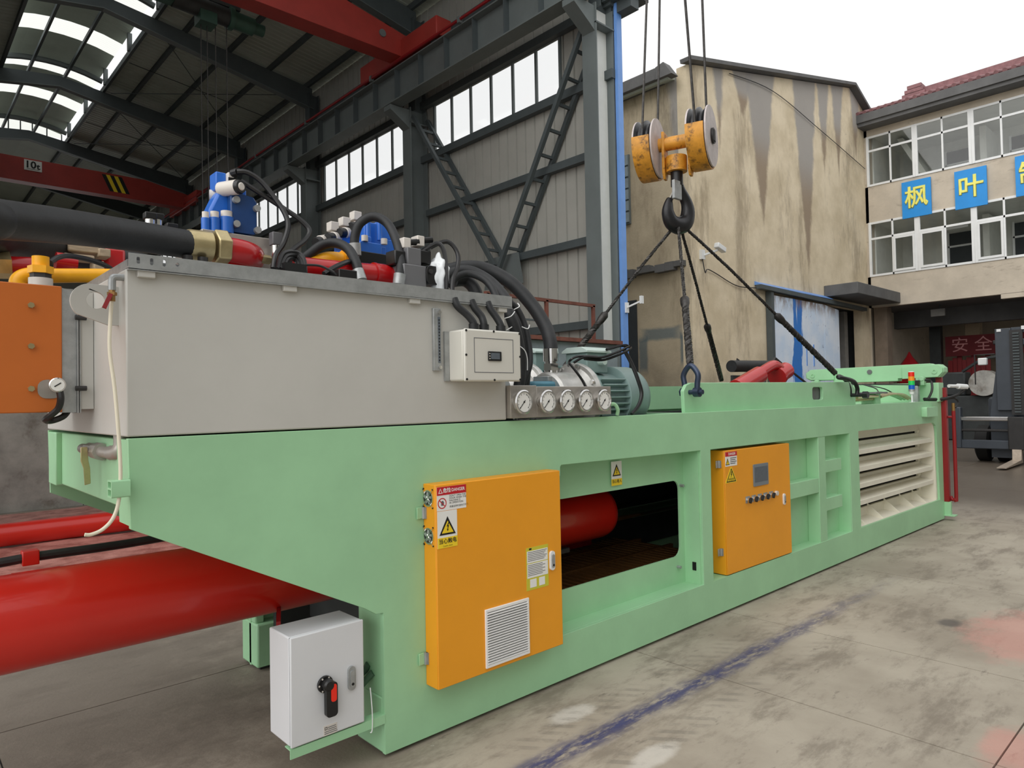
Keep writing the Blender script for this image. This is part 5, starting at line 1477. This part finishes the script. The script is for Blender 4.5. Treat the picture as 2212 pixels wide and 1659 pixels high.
for dx, r in ((-.028, .027), (-.085, .02), (-.128, .016)):
    MB().cyl((e0[0]+dx, .63, Z0), (e0[0]+dx, .63, Z0+.085+dx*.2), r*1.25, n=14).build('flange_lug', 'valve_blue', t)
    MB().cyl((e0[0]+dx, .63, Z0+.085+dx*.2), (e0[0]+dx, .63, Z0+.115+dx*.2), r, n=14).build('cap_screw', 'solenoid_white', t)
MB().box((e0[0]-.03, .70, Z0+.2), (e0[0]+.10, .80, Z0+.255)).box((e0[0]-.055, .69, Z0+.23), (e0[0]-.005, .78, Z0+.32)).build('pilot_block', 'valve_blue', t, bevel=.005)
p, q = (-0.46, 0.66, 2.722), (-0.437, 0.6, 2.719)
MB().lathe(p, V(q)-V(p), [(-.03, .036), (.09, .036)], 20).build('solenoid', 'solenoid_white', t)
MB().lathe(q, V(q)-V(p), [(.0, .034), (.03, .036), (.045, .03)], 18).build('knob', 'black_plastic', t)
MB().lathe(q, V(q)-V(p), [(.046, .02), (.05, .016)], 14).build('knob_face', 'solenoid_white', t)
MB().lathe((-0.452, 0.75, 2.707), (-.7, .3, .0), [(0, .03), (.05, .03)], 14).build('rear_solenoid', 'solenoid_white', t)
MB().box((-0.446, 0.66, 2.759), V((-0.415, 0.66, 2.81))+V((0, .05, 0))).box((-0.474, 0.7, 2.738), V((-0.451, 0.7, 2.78))+V((0, .05, 0))).build('plug_connector', 'solenoid_white', t, bevel=.004)
MB().box((-0.445, 0.655, 2.751), V((-0.395, 0.655, 2.783))+V((0, .05, 0))).cyl((-0.422, 0.66, 2.808), (-0.41, 0.62, 2.808), .02, n=10).build('plug_base', 'black_plastic', t)
for lab, pts in (('upper black cable arching from the blue main valve', [(-0.417, 0.62, 2.806), (-0.372, 0.6, 2.806), (-0.31, 0.58, 2.767), (-0.252, 0.55, 2.684), (-0.216, 0.52, 2.609), (-0.211, 0.5, 2.54), (-0.245, 0.48, 2.45), (-0.298, 0.45, 2.376), (-0.325, 0.42, 2.304)]),
                 ('lower black cable crossing from the blue main valve', [(-0.399, 0.62, 2.764), (-0.338, 0.6, 2.727), (-0.263, 0.58, 2.684), (-0.192, 0.55, 2.636), (-0.132, 0.52, 2.59), (-0.096, 0.5, 2.539), (-0.127, 0.48, 2.483), (-0.211, 0.45, 2.414), (-0.283, 0.42, 2.332)])):
    tag(MB().tube(pts, .0135, 8).build('valve_cable', 'cable_black'), lab, 'cable')
# pressure switches
for k, (px, top, bot, yy, lab) in enumerate(((324, 460, 482, .75, 'grey capped pressure switch above the suction hose'), (338, 462, 484, .8, 'dark pressure switch just right of the grey capped one'), (370, 484, 500, .9, 'short black pressure switch nearest the steel block'), (594, 505, 560, .55, 'pressure switch standing right of the steel block'))):
    a, b = V(switch_pts[k][0]), V(switch_pts[k][1])
    t = thing('pressure_switch', lab, 'sensor', b)
    h = a.z-b.z
    MB().cyl(b, b+V((0, 0, h*.62)), .022, n=12).build('body', 'chrome', t)
    MB().box(b+V((-.026, -.024, h*.55)), b+V((.026, .024, h))).build('cap', 'black_plastic' if k != 3 else 'valve_grey', t, bevel=.004)
tag(MB().tube([(-0.311, 0.4, 2.303), (-0.273, 0.42, 2.383), (-0.192, 0.45, 2.405), (-0.163, 0.43, 2.371), (-0.169, 0.4, 2.296)], .012, 6).tube([(-0.297, 0.4, 2.304), (-0.259, 0.42, 2.369), (-0.192, 0.45, 2.389), (-0.178, 0.43, 2.358), (-0.186, 0.4, 2.294)], .012, 6).tube([(-0.283, 0.4, 2.306), (-0.25, 0.42, 2.358), (-0.202, 0.45, 2.369), (-0.193, 0.43, 2.344), (-0.2, 0.4, 2.293)], .012, 6).box((-0.293, 0.36, 2.272), V((-0.183, 0.36, 2.33))+V((0, .04, 0))).build('cable_bundle', 'cable_black'), 'bundle of small black cables looping on the tank rim', 'cable')

# ---- valve bank in the middle of the tank lid
t = thing('valve_stack', 'bank of four blue valves with white solenoids and black knobs', 'valve', (.1, 1.0, 2.2))
for k, (x0, y0, x1, y1) in enumerate(((684, 523, 706, 519), (708, 512, 736, 515), (733, 502, 762, 505), (757, 490, 785, 493))):
    p, q = V(bank_pts[k][0]), V(bank_pts[k][1])
    d = (q-p).normalized()
    MB().lathe(p, d, [(-.012, .026), (.0, .031), (.035, .031)], 16).build('knob', 'black_plastic', t)
    MB().lathe(p+d*.035, d, [(0, .032), (.005, .036), (.14, .036), (.15, .028)], 18).build('solenoid', 'solenoid_white', t)
    c_ = p+d*.09
    if k:
        MB().box(c_+V((-.06, -.03, .035)), c_+V((-.005, .03, .09))).build('plug_connector', 'solenoid_white', t, bevel=.004)
    MB().box(c_+V((.09, -.04, -.06)), c_+V((.21, .05, .04))).build('valve_body', 'valve_blue', t, bevel=.005)
    MB().box(c_+V((.06, -.045, -.20)), c_+V((.24, .06, -.06))).build('sandwich_plate', 'valve_blue', t, bevel=.006)
    MB().lathe(p+V((.09, -.01, -.12)), d, [(-.012, .026), (.0, .031), (.05, .031)], 14).build('knob', 'black_plastic', t)
    MB().cyl(c_+V((.08, -.06, -.2)), c_+V((.08, -.06, -.1)), .012, n=10).build('tie_bolt', 'solenoid_white', t)
t = thing('block_valve', 'upright blue valve block bolted on a black manifold', 'valve', bv[0])
b0, b1 = V(bv[0]), V(bv[1])
MB().box((b0.x, .9, b0.z), (b1.x, 1.02, b1.z)).build('valve_body', 'valve_blue', t, bevel=.006)
f0, f1 = V(bv[2]), V(bv[3])
MB().box((f0.x, .82, f0.z), (f1.x, .95, f1.z)).box((f0.x+.06, .84, f1.z), (f1.x-.06, .9, f1.z+.04)).build('base_flange', 'valve_blue', t, bevel=.006)
for dx in (.035, .17):
    MB().cyl((f0.x+dx, .825, f1.z), (f0.x+dx, .825, f1.z+.035), .02, n=14).build('cap_screw', 'solenoid_white', t)
for dx in (.08, .16):
    MB().cyl((f0.x+dx, .86, f1.z+.03), (f0.x+dx, .86, f1.z+.14), .016, n=12).build('adjuster', 'valve_blue', t)
k0, k1 = V(bv[4]), V(bv[5])
t = thing('black_manifold', 'black rectangular manifold block under the blue valve block', 'block', ((k0.x+k1.x)/2, .85, 2.19))
MB().box((k0.x, .80, 2.19), (k1.x, 1.05, k1.z)).build('block', 'black_plastic', t, bevel=.004)
for dz in (.03, .1):
    MB().cyl((k1.x, .84, k1.z-.05-dz), (k1.x+.05, .84, k1.z-.05-dz), .028, n=6).cyl((k1.x+.05, .84, k1.z-.05-dz), (k1.x+.09, .84, k1.z-.05-dz), .02, n=10).build('port_fitting', 'zinc_yellow', t)
k0, k1 = V(bv[6]), V(bv[7])
tag(MB().box((k0.x, .30, 2.19), (k1.x, .42, k1.z)).build('black_block', 'black_plastic', bevel=.004), 'small low black block in front of the red pipe', 'block')
t = thing('red_manifold_pipe', 'glossy red pipe lying along the tank lid with elbow', 'pipe', (0, .5, 2.25))
MB().tube([(-0.145, 0.55, 2.352), (0.01, 0.55, 2.355), (0.32, 0.55, 2.367)], .056, 18, spline=False).tube([(0.308, 0.55, 2.366), (0.38, 0.55, 2.366), (0.429, 0.55, 2.353), (0.447, 0.55, 2.312)], .062, 18).build('pipe', 'red_pipe', t)
MB().lathe((0.308, 0.55, 2.366), V((0.326, 0.55, 2.367))-V((0.308, 0.55, 2.366)), [(0, .065), (.015, .065)], 18).build('weld_collar', 'red_pipe', t)
t = thing('yellow_elbow', 'yellow pipe elbow with hexagon nut above the red pipe', 'pipe', (.1, .7, 2.35))
MB().tube([(0.022, 0.72, 2.411), (0.072, 0.72, 2.435), (0.123, 0.7, 2.451), (0.203, 0.7, 2.455)], .042, 14).build('elbow', 'yellow_pipe', t)
MB().cyl((0.197, 0.7, 2.457), (0.253, 0.7, 2.459), .058, n=6).build('hex_nut', 'yellow_pipe', t)
def hose(label, pts, r, ends=(), m_='rubber', name='hydraulic_hose'):
    t = thing(name, label, 'hose', pts[0])
    MB().tube(pts, r, 14, sub=8).build('hose', m_, t)
    for a, b in ends:
        MB().lathe(a, V(b)-V(a), [(0, r*1.25), ((V(b)-V(a)).length, r*1.3)], 16).build('ferrule', 'galvanised', t)
    return t
hose('tall arching black hose over the blue valve block', [(0.292, 0.72, 2.529), (0.296, 0.72, 2.61), (0.319, 0.7, 2.684), (0.381, 0.66, 2.724), (0.436, 0.6, 2.683), (0.445, 0.52, 2.567), (0.427, 0.45, 2.435), (0.396, 0.42, 2.346)], .0265, [((0.298, 0.72, 2.497), (0.293, 0.72, 2.566)), ((0.389, 0.42, 2.297), (0.4, 0.42, 2.355))])
hose('lower arching black hose left of the tall one', [(-0.05, 0.75, 2.407), (0.003, 0.72, 2.459), (0.066, 0.68, 2.517), (0.118, 0.62, 2.526), (0.154, 0.55, 2.486), (0.158, 0.48, 2.407), (0.156, 0.45, 2.35)], .0265, [((0.151, 0.45, 2.354), (0.158, 0.43, 2.297)), ((-0.028, 0.75, 2.425), (-0.005, 0.73, 2.452))])
tag(MB().tube([(-0.069, 0.4, 2.303), (-0.001, 0.42, 2.346), (0.077, 0.45, 2.385), (0.136, 0.5, 2.407)], .014, 8).tube([(-0.178, 0.38, 2.333), (-0.114, 0.36, 2.333), (-0.062, 0.34, 2.311), (-0.035, 0.33, 2.291)], .006, 6).build('cable', 'cable_black'), 'black sensor cable lying in front of the red pipe', 'cable')
# grey solenoid valve on the right part of the lid
g0, g1 = V(gv[0]), V(gv[1])
t = thing('proportional_valve', 'dark grey proportional valve with black end cap and clear plugs', 'valve', (g0.x, .45, 2.19))
MB().box((g0.x, .40, 2.19), (g1.x, .58, g1.z)).build('body', 'valve_grey', t, bevel=.006)
MB().prism(rrect(g1.x-.005, g0.z-.02, g1.x+.105, g1.z+.005, .03), (0, .41, 0), UX, UZ, -.14, .02).build('end_cap', 'black_plastic', t, bevel=.006)
for dx, dz in ((.02, .03), (.085, .03), (.02, .2), (.085, .2)):
    MB().cyl((g1.x+dx, .39, g1.z-dz), (g1.x+dx, .38, g1.z-dz), .014, n=12).build('socket_bolt', 'black_iron', t)
MB().box((g0.x+.04, .42, g1.z), (g1.x-.02, .56, g1.z+.10)).build('pilot_valve', 'valve_grey', t, bevel=.005)
MB().box((g1.x-.02, .43, g1.z+.02), (g1.x+.06, .55, g1.z+.10)).build('solenoid', 'black_plastic', t, bevel=.008)
MB().box((g0.x-.03, .44, g1.z), (g0.x+.04, .54, g1.z+.08)).build('solenoid', 'black_plastic', t, bevel=.008)
for dx, dz in ((.055, .10), (.15, .125)):
    MB().box((g0.x+dx-.02, .45, g1.z+dz), (g0.x+dx+.03, .52, g1.z+dz+.06)).build('clear_plug', 'solenoid_white', t, bevel=.005)
    MB().cyl((g0.x+dx+.03, .48, g1.z+dz+.04), (g0.x+dx+.09, .46, g1.z+dz+.05), .018, n=10).build('plug_collar', 'black_plastic', t)
for lab, pts in (('left black cable looping down from the grey valve plugs', [(0.581, 0.46, 2.514), (0.619, 0.44, 2.543), (0.661, 0.42, 2.564), (0.682, 0.4, 2.539), (0.686, 0.38, 2.469), (0.675, 0.36, 2.384), (0.658, 0.34, 2.286)]),
                 ('right black cable looping down from the grey valve plugs', [(0.64, 0.46, 2.544), (0.676, 0.44, 2.567), (0.729, 0.42, 2.584), (0.764, 0.4, 2.558), (0.781, 0.38, 2.5), (0.757, 0.36, 2.426), (0.709, 0.34, 2.353), (0.685, 0.32, 2.273)])):
    tag(MB().tube(pts, .013, 8).build('valve_cable', 'cable_black'), lab, 'cable')
random.seed(5)
m = MB()
c0 = V((0.667, 0.42, 2.392))
bmesh.ops.create_icosphere(m.bm, subdivisions=4, radius=1.0)
from mathutils import noise as mnoise
for v in m.bm.verts:
    q = v.co.copy()
    k = 1+.35*mnoise.noise(q*2.2)+.16*abs(mnoise.noise(q*6.0))
    v.co = c0+V((q.x*.05*k, q.y*.06*k, (q.z*.105*k)-.01))
tag(m.build('plastic_bag', 'bag_white', smooth=80), 'crumpled white plastic bag wrapped beside the grey valve', 'bag')
# thick hoses from tank lid to the pumps
hose('thickest black hose arching down to the pump fitting', [(1.072, 0.95, 2.515), (1.25, 0.92, 2.569), (1.4, 0.85, 2.563), (1.519, 0.72, 2.46), (1.6, 0.6, 2.297), (1.622, 0.5, 2.145), (1.602, 0.44, 2.045), (1.589, 0.42, 1.975)], .047)
hose('black hose dropping behind the tank rim end', [(0.959, 0.8, 2.435), (1.074, 0.8, 2.5), (1.171, 0.75, 2.512), (1.246, 0.65, 2.444), (1.244, 0.5, 2.318), (1.237, 0.4, 2.187), (1.249, 0.34, 2.036), (1.253, 0.32, 1.861), (1.229, 0.32, 1.687)], .036)
hose('slim black hose arching just above the tank rim', [(0.77, 0.45, 2.331), (0.817, 0.45, 2.385), (0.882, 0.42, 2.413), (0.94, 0.36, 2.385), (0.96, 0.3, 2.329), (0.953, 0.24, 2.246)], .022)
hose('short dark hose bending down behind the slim one', [(1.229, 1, 2.488), (1.333, 1, 2.499), (1.375, 0.95, 2.434), (1.373, 0.9, 2.313)], .045)
hose('black suction hose beside the junction box', [(1.005, 0.25, 2.238), (1.031, 0.2, 2.125), (1.065, 0.18, 1.988), (1.08, 0.18, 1.823), (1.05, 0.18, 1.686)], .034)
hose('outer black hose tied with white cable ties', [(1.1, 0.3, 2.252), (1.157, 0.28, 2.203), (1.192, 0.25, 2.098), (1.195, 0.22, 1.954), (1.173, 0.2, 1.853), (1.116, 0.2, 1.741)], .018, name='bundled_hose')
m = MB()
for pts in (((1090,688),(1108,681),(1112,673)), ((1112,668),(1122,662),(1118,656)), ((1094,713),(1106,706)), ((1127,706),(1140,710),(1145,702)), ((1123,748),(1134,758),(1139,775),(1139,800))):
    pass
for P_ in tie_pts:
    m.tube(P_, .003, 5)
tag(m.build('cable_ties', 'white_frame'), 'white cable ties around the black hoses by the junction box', 'tie')

# ================================================================== HOOK, BLOCK AND SLINGS
hc = V((3.66, .78, 3.98))
ax = V((.33, -.945, .0)).normalized()
up = UZ
fw = ax.cross(up).normalized()
t = thing('hook_block', 'yellow twin-sheave crane hook block hanging over the press', 'hook', hc)
ends_ = (hc-ax*.235+V((-.01, 0, -.03)), hc+ax*.235+V((.01, 0, -.0)))
for k, c in enumerate(ends_):
    MB().lathe_open(c-ax*.075, ax, [(0, .24), (.0, .265), (.03, .235), (.05, .235), (.065, .265), (.085, .265), (.1, .235), (.12, .235), (.15, .265), (.15, .24)], 36).build('sheave', 'hook_black', t)
    MB().cyl(c-ax*.07, c+ax*.07, .235, n=32).build('sheave_core', 'hook_black', t)
    MB().cyl(c+ax*.076, c+ax*.09, .268, n=40).build('side_plate', 'sheave_white', t)
    MB().cyl(c-ax*.09, c-ax*.076, .268, n=40).build('side_plate', 'sheave_white', t)
    # guard round the lower half
    m = MB()
    q0 = None
    for i in range(19):
        a = PI+PI*i/18*1.06-.03
        d = fw*math.cos(a)+up*math.sin(a)
        q = [m.bm.verts.new(c+d*r+ax*w) for r, w in ((.272, -.085), (.288, -.085), (.288, .072), (.272, .072))]
        if q0:
            for j in range(4):
                m.bm.faces.new((q0[j], q0[(j+1) % 4], q[(j+1) % 4], q[j]))
        else:
            m.bm.faces.new(q)
        q0 = q
    m.bm.faces.new(q0[::-1])
    m.build('rope_guard', 'hook_yellow', t)
    if k:
        MB().cyl(c+ax*.09, c+ax*.11, .07, n=20).build('axle_cap', 'black_iron', t)
        MB().bar(c+ax*.112+up*.05, c+ax*.112-up*.05, .05, .012, up=ax).build('keeper_plate', 'black_iron', t)
MB().cyl(hc-ax*.2, hc+ax*.2, .062, n=20).build('axle', 'hook_yellow', t)
for s in (-.10, .135):
    MB().prism([(-.07, .10), (.07, .10), (.065, -.28), (.03, -.33), (-.03, -.33), (-.065, -.28)], hc+ax*s, fw, up, -.012, .012).build('cheek_plate', 'hook_yellow', t, bevel=.004)
MB().cyl(hc+V((.01, 0, -.13)), hc+V((.01, 0, -.27)), .095, n=24).build('trunnion', 'hook_yellow', t)
sh = hc+V((.01, 0, 0))
MB().cyl(sh+up*-.26, sh+up*-.40, .055, n=18).build('shank', 'hook_black', t)
# hook: seen almost edge on, throat turned to the left
hd_ = V((.98, -.17, 0)).normalized()
pts, rad = [], []
for (u_, v_, r) in ((0, -.36, .05), (.05, -.44, .05), (.115, -.53, .058), (.135, -.62, .07), (.10, -.72, .078), (.01, -.765, .082), (-.085, -.74, .075), (-.125, -.66, .062), (-.115, -.58, .045), (-.10, -.53, .026)):
    pts.append(sh+hd_*u_+up*v_)
    rad.append(r)
P2 = crom(pts, 4)
m = MB()
ring0 = None
for i, p in enumerate(P2):
    tt = (P2[min(i+1, len(P2)-1)]-P2[max(i-1, 0)]).normalized()
    side_ = hd_.cross(up)
    b_ = tt.cross(side_).normalized()
    f_ = i/4
    r = rad[min(int(f_), 9)]+(rad[min(int(f_)+1, 9)]-rad[min(int(f_), 9)])*(f_-int(f_))
    ring = [m.bm.verts.new(p+side_*(r*.8*math.cos(2*PI*j/14))+b_*(r*math.sin(2*PI*j/14))) for j in range(14)]
    if ring0:
        for j in range(14):
            m.bm.faces.new((ring0[j], ring0[(j+1) % 14], ring[(j+1) % 14], ring[j]))
    else:
        m.bm.faces.new(ring)
    ring0 = ring
m.bm.faces.new(ring0[::-1])
m.build('hook', 'hook_black', t, smooth=60)
MB().bar(sh+hd_*-.0+up*-.40, sh+hd_*-.105+up*-.57, .055, .012, up=(.3, -1, 0)).build('safety_latch', 'galvanised_dull', t)
MB().box(sh+V((-.115, -.05, -.54)), sh+V((.0, -.02, -.37))).build('latch_plate', 'galvanised', t, bevel=.004)
RT = 9.6
ropes = []
for k, (c, s) in enumerate(((ends_[0], -1), (ends_[0], 1), (ends_[1], -1), (ends_[1], 1))):
    p = c+fw*(.245*s*-1)
    lab = ('leftmost hoist rope rising from the far sheave', 'second hoist rope from the left, on the far sheave', 'third hoist rope from the left, on the near sheave', 'rightmost hoist rope rising from the near sheave')[k]
    tg = V(rope_top[k])
    tag(MB().tube([p, p+(tg-p)*(RT-p.z)/(tg.z-p.z)], .0115, 6, spline=False).build('hoist_rope', 'rope_steel'), lab, 'rope', 'hoist ropes of the hook block')
# slings to the four lifting points of the hopper
hb = sh+up*-.70
lift = (V((2.735, .085, 1.735)), V((5.40, .085, 1.70)), V((2.735, 1.515, 1.735)), V((5.62, 1.515, 1.755)))
labs = ('wire sling running straight down to the near-left shackle', 'dark greasy wire sling slanting right to the near-right shackle', 'wire sling slanting left behind the big motor', 'dark wire sling dropping steeply behind the hopper side')
def twisted(m, pts, r, turns, n=3, seg=70):
    L = crom([V(p) for p in pts], 24)
    L = [L[int(i*(len(L)-1)/seg)] for i in range(seg+1)]
    for k in range(n):
        Q = []
        for i, p in enumerate(L):
            tt = (L[min(i+1, seg)]-L[max(i-1, 0)]).normalized()
            a = tt.orthogonal().normalized()
            b = tt.cross(a)
            an = 2*PI*(turns*i/seg+k/n)
            Q.append(p+(a*math.cos(an)+b*math.sin(an))*r*.55)
        m.tube(Q, r*.62, 5, spline=False)
for k, L in enumerate(lift):
    top = hb+V((.02*(k % 2), 0, 0))
    end = L+V((0, 0, .12 if k < 2 else .05))+((top-L).normalized()*.05)
    m = MB()
    mid = top.lerp(end, .62)
    greasy = k in (1, 3)
    twisted(m, [top+V((0, 0, -.03)), top.lerp(end, .3), mid], .014, 22, 3, 110)
    twisted(m, [mid, mid.lerp(end, .5), end], .026, 9, 4, 70)
    dirn = (end-top).normalized()
    m.lathe(mid-dirn*.06, dirn, [(0, .016), (.03, .038), (.09, .036), (.14, .024)], 10)
    tag(m.build('wire_sling', 'rope_greasy' if greasy else 'rope_steel', smooth=50), labs[k], 'sling', 'four legs of the wire sling')
def shackle(label, L, m_, turn):
    t = thing('bow_shackle', label, 'shackle', L)
    d = V((math.cos(turn), math.sin(turn), 0))
    P_ = [L-d*.05+V((0, 0, -.035)), L-d*.055+V((0, 0, .03)), L-d*.06+V((0, 0, .10)), L+V((0, 0, .165)), L+d*.06+V((0, 0, .10)), L+d*.055+V((0, 0, .03)), L+d*.05+V((0, 0, -.035))]
    MB().tube(P_, .021, 12).build('bow', m_, t)
    MB().cyl(L-d*.09+V((0, 0, -.035)), L+d*.10+V((0, 0, -.035)), .018, n=12).cyl(L-d*.085+V((0, 0, -.035)), L-d*.06+V((0, 0, -.035)), .034, n=6).build('pin', m_, t)
    MB().cyl(L-d*.03+V((0, 0, -.035)), L-d*.075+V((0, 0, -.035)), .036, n=16).build('eye', m_, t)
    MB().cyl(L+d*.03+V((0, 0, -.035)), L+d*.075+V((0, 0, -.035)), .036, n=16).build('eye', m_, t)
shackle('blue-grey bow shackle on the left end of the hopper side', lift[0]+V((0, -.0, -.02)), 'shackle_blue', -PI/2)
t = thing('bow_shackle', 'black bow shackle hanging over the right end of hopper side', 'shackle', (5.5, .05, 1.7))
MB().tube([(5.74, .11, 1.63), (5.74, .115, 1.71), (5.66, .12, 1.79), (5.46, .10, 1.825), (5.37, .07, 1.81), (5.44, .04, 1.80), (5.64, .03, 1.77), (5.74, .035, 1.70), (5.74, .04, 1.63)], .021, 12).build('bow', 'hook_black', t)
MB().cyl((5.74, .14, 1.63), (5.74, -.05, 1.63), .02, n=12).build('pin', 'hook_black', t)
MB().cyl((5.74, -.02, 1.63), (5.74, -.07, 1.63), .038, n=6).build('nut', 'hook_black', t)

# ---- things behind the hopper
t = thing('red_cylinder_head', 'bright red bent hydraulic pipe behind the green hopper side', 'pipe', (8.6, 2.6, 1.8))
MB().tube([(7.875, 2.6, 1.75), (8.23, 2.6, 1.857), (8.602, 2.6, 1.969)], .14, 18).tube([(8.603, 2.6, 1.983), (8.836, 2.6, 2.068), (9.106, 2.6, 2.133), (9.296, 2.6, 2.076), (9.389, 2.6, 1.992)], .085, 16).build('pipe', 'red_pipe', t)
MB().box((7.9, 2.5, 0), (8.6, 2.75, 1.72)).build('stand', 'machine_dark', t)
MB().cyl((9.224, 2.6, 1.96), (9.526, 2.6, 2.056), .14, n=24).cyl((9.191, 2.6, 1.944), (9.257, 2.6, 1.968), .16, n=24).build('flange', 'red_pipe', t)
for a in ((1672, 818), (1676, 824), (1668, 826)):
    pass
t = thing('conveyor_roller', 'black roller frame standing behind the green hopper side', 'roller', (8.4, 3.2, 0))
MB().cyl((8.813, 3.2, 2.142), (10.137, 3.2, 2.167), .10, n=20).build('roller', 'rubber', t)
MB().box(((8.865, 3.2, 1.979)[0], 3.2, 0), ((9.997, 3.2, 1.841)[0], 3.25, (10.006, 3.2, 1.99)[2])).build('frame', 'machine_dark', t)
MB().tube([(8.998, 3.2, 2.208), (9.002, 3.2, 2.271), (9.153, 3.2, 2.212)], .012, 5, spline=False).build('handle', 'black_iron', t)
MB().tube([(9.846, 3, 2.225), (9.953, 3, 2.301), (10.401, 3, 2.129), (11.232, 3, 1.836)], .022, 6, spline=False).build('strut', 'black_iron', t)
fl = (2.159, 0.498, 0)
tag(MB().prism([(-.018, -.01), (.012, -.014), (.022, .004), (.006, .016), (-.014, .01)], fl, UX, UY, 0, .012).build('paint_flake', 'paint_chip'), 'small pink paint flake lying on the floor beside the blue line', 'flake')
flush_text()
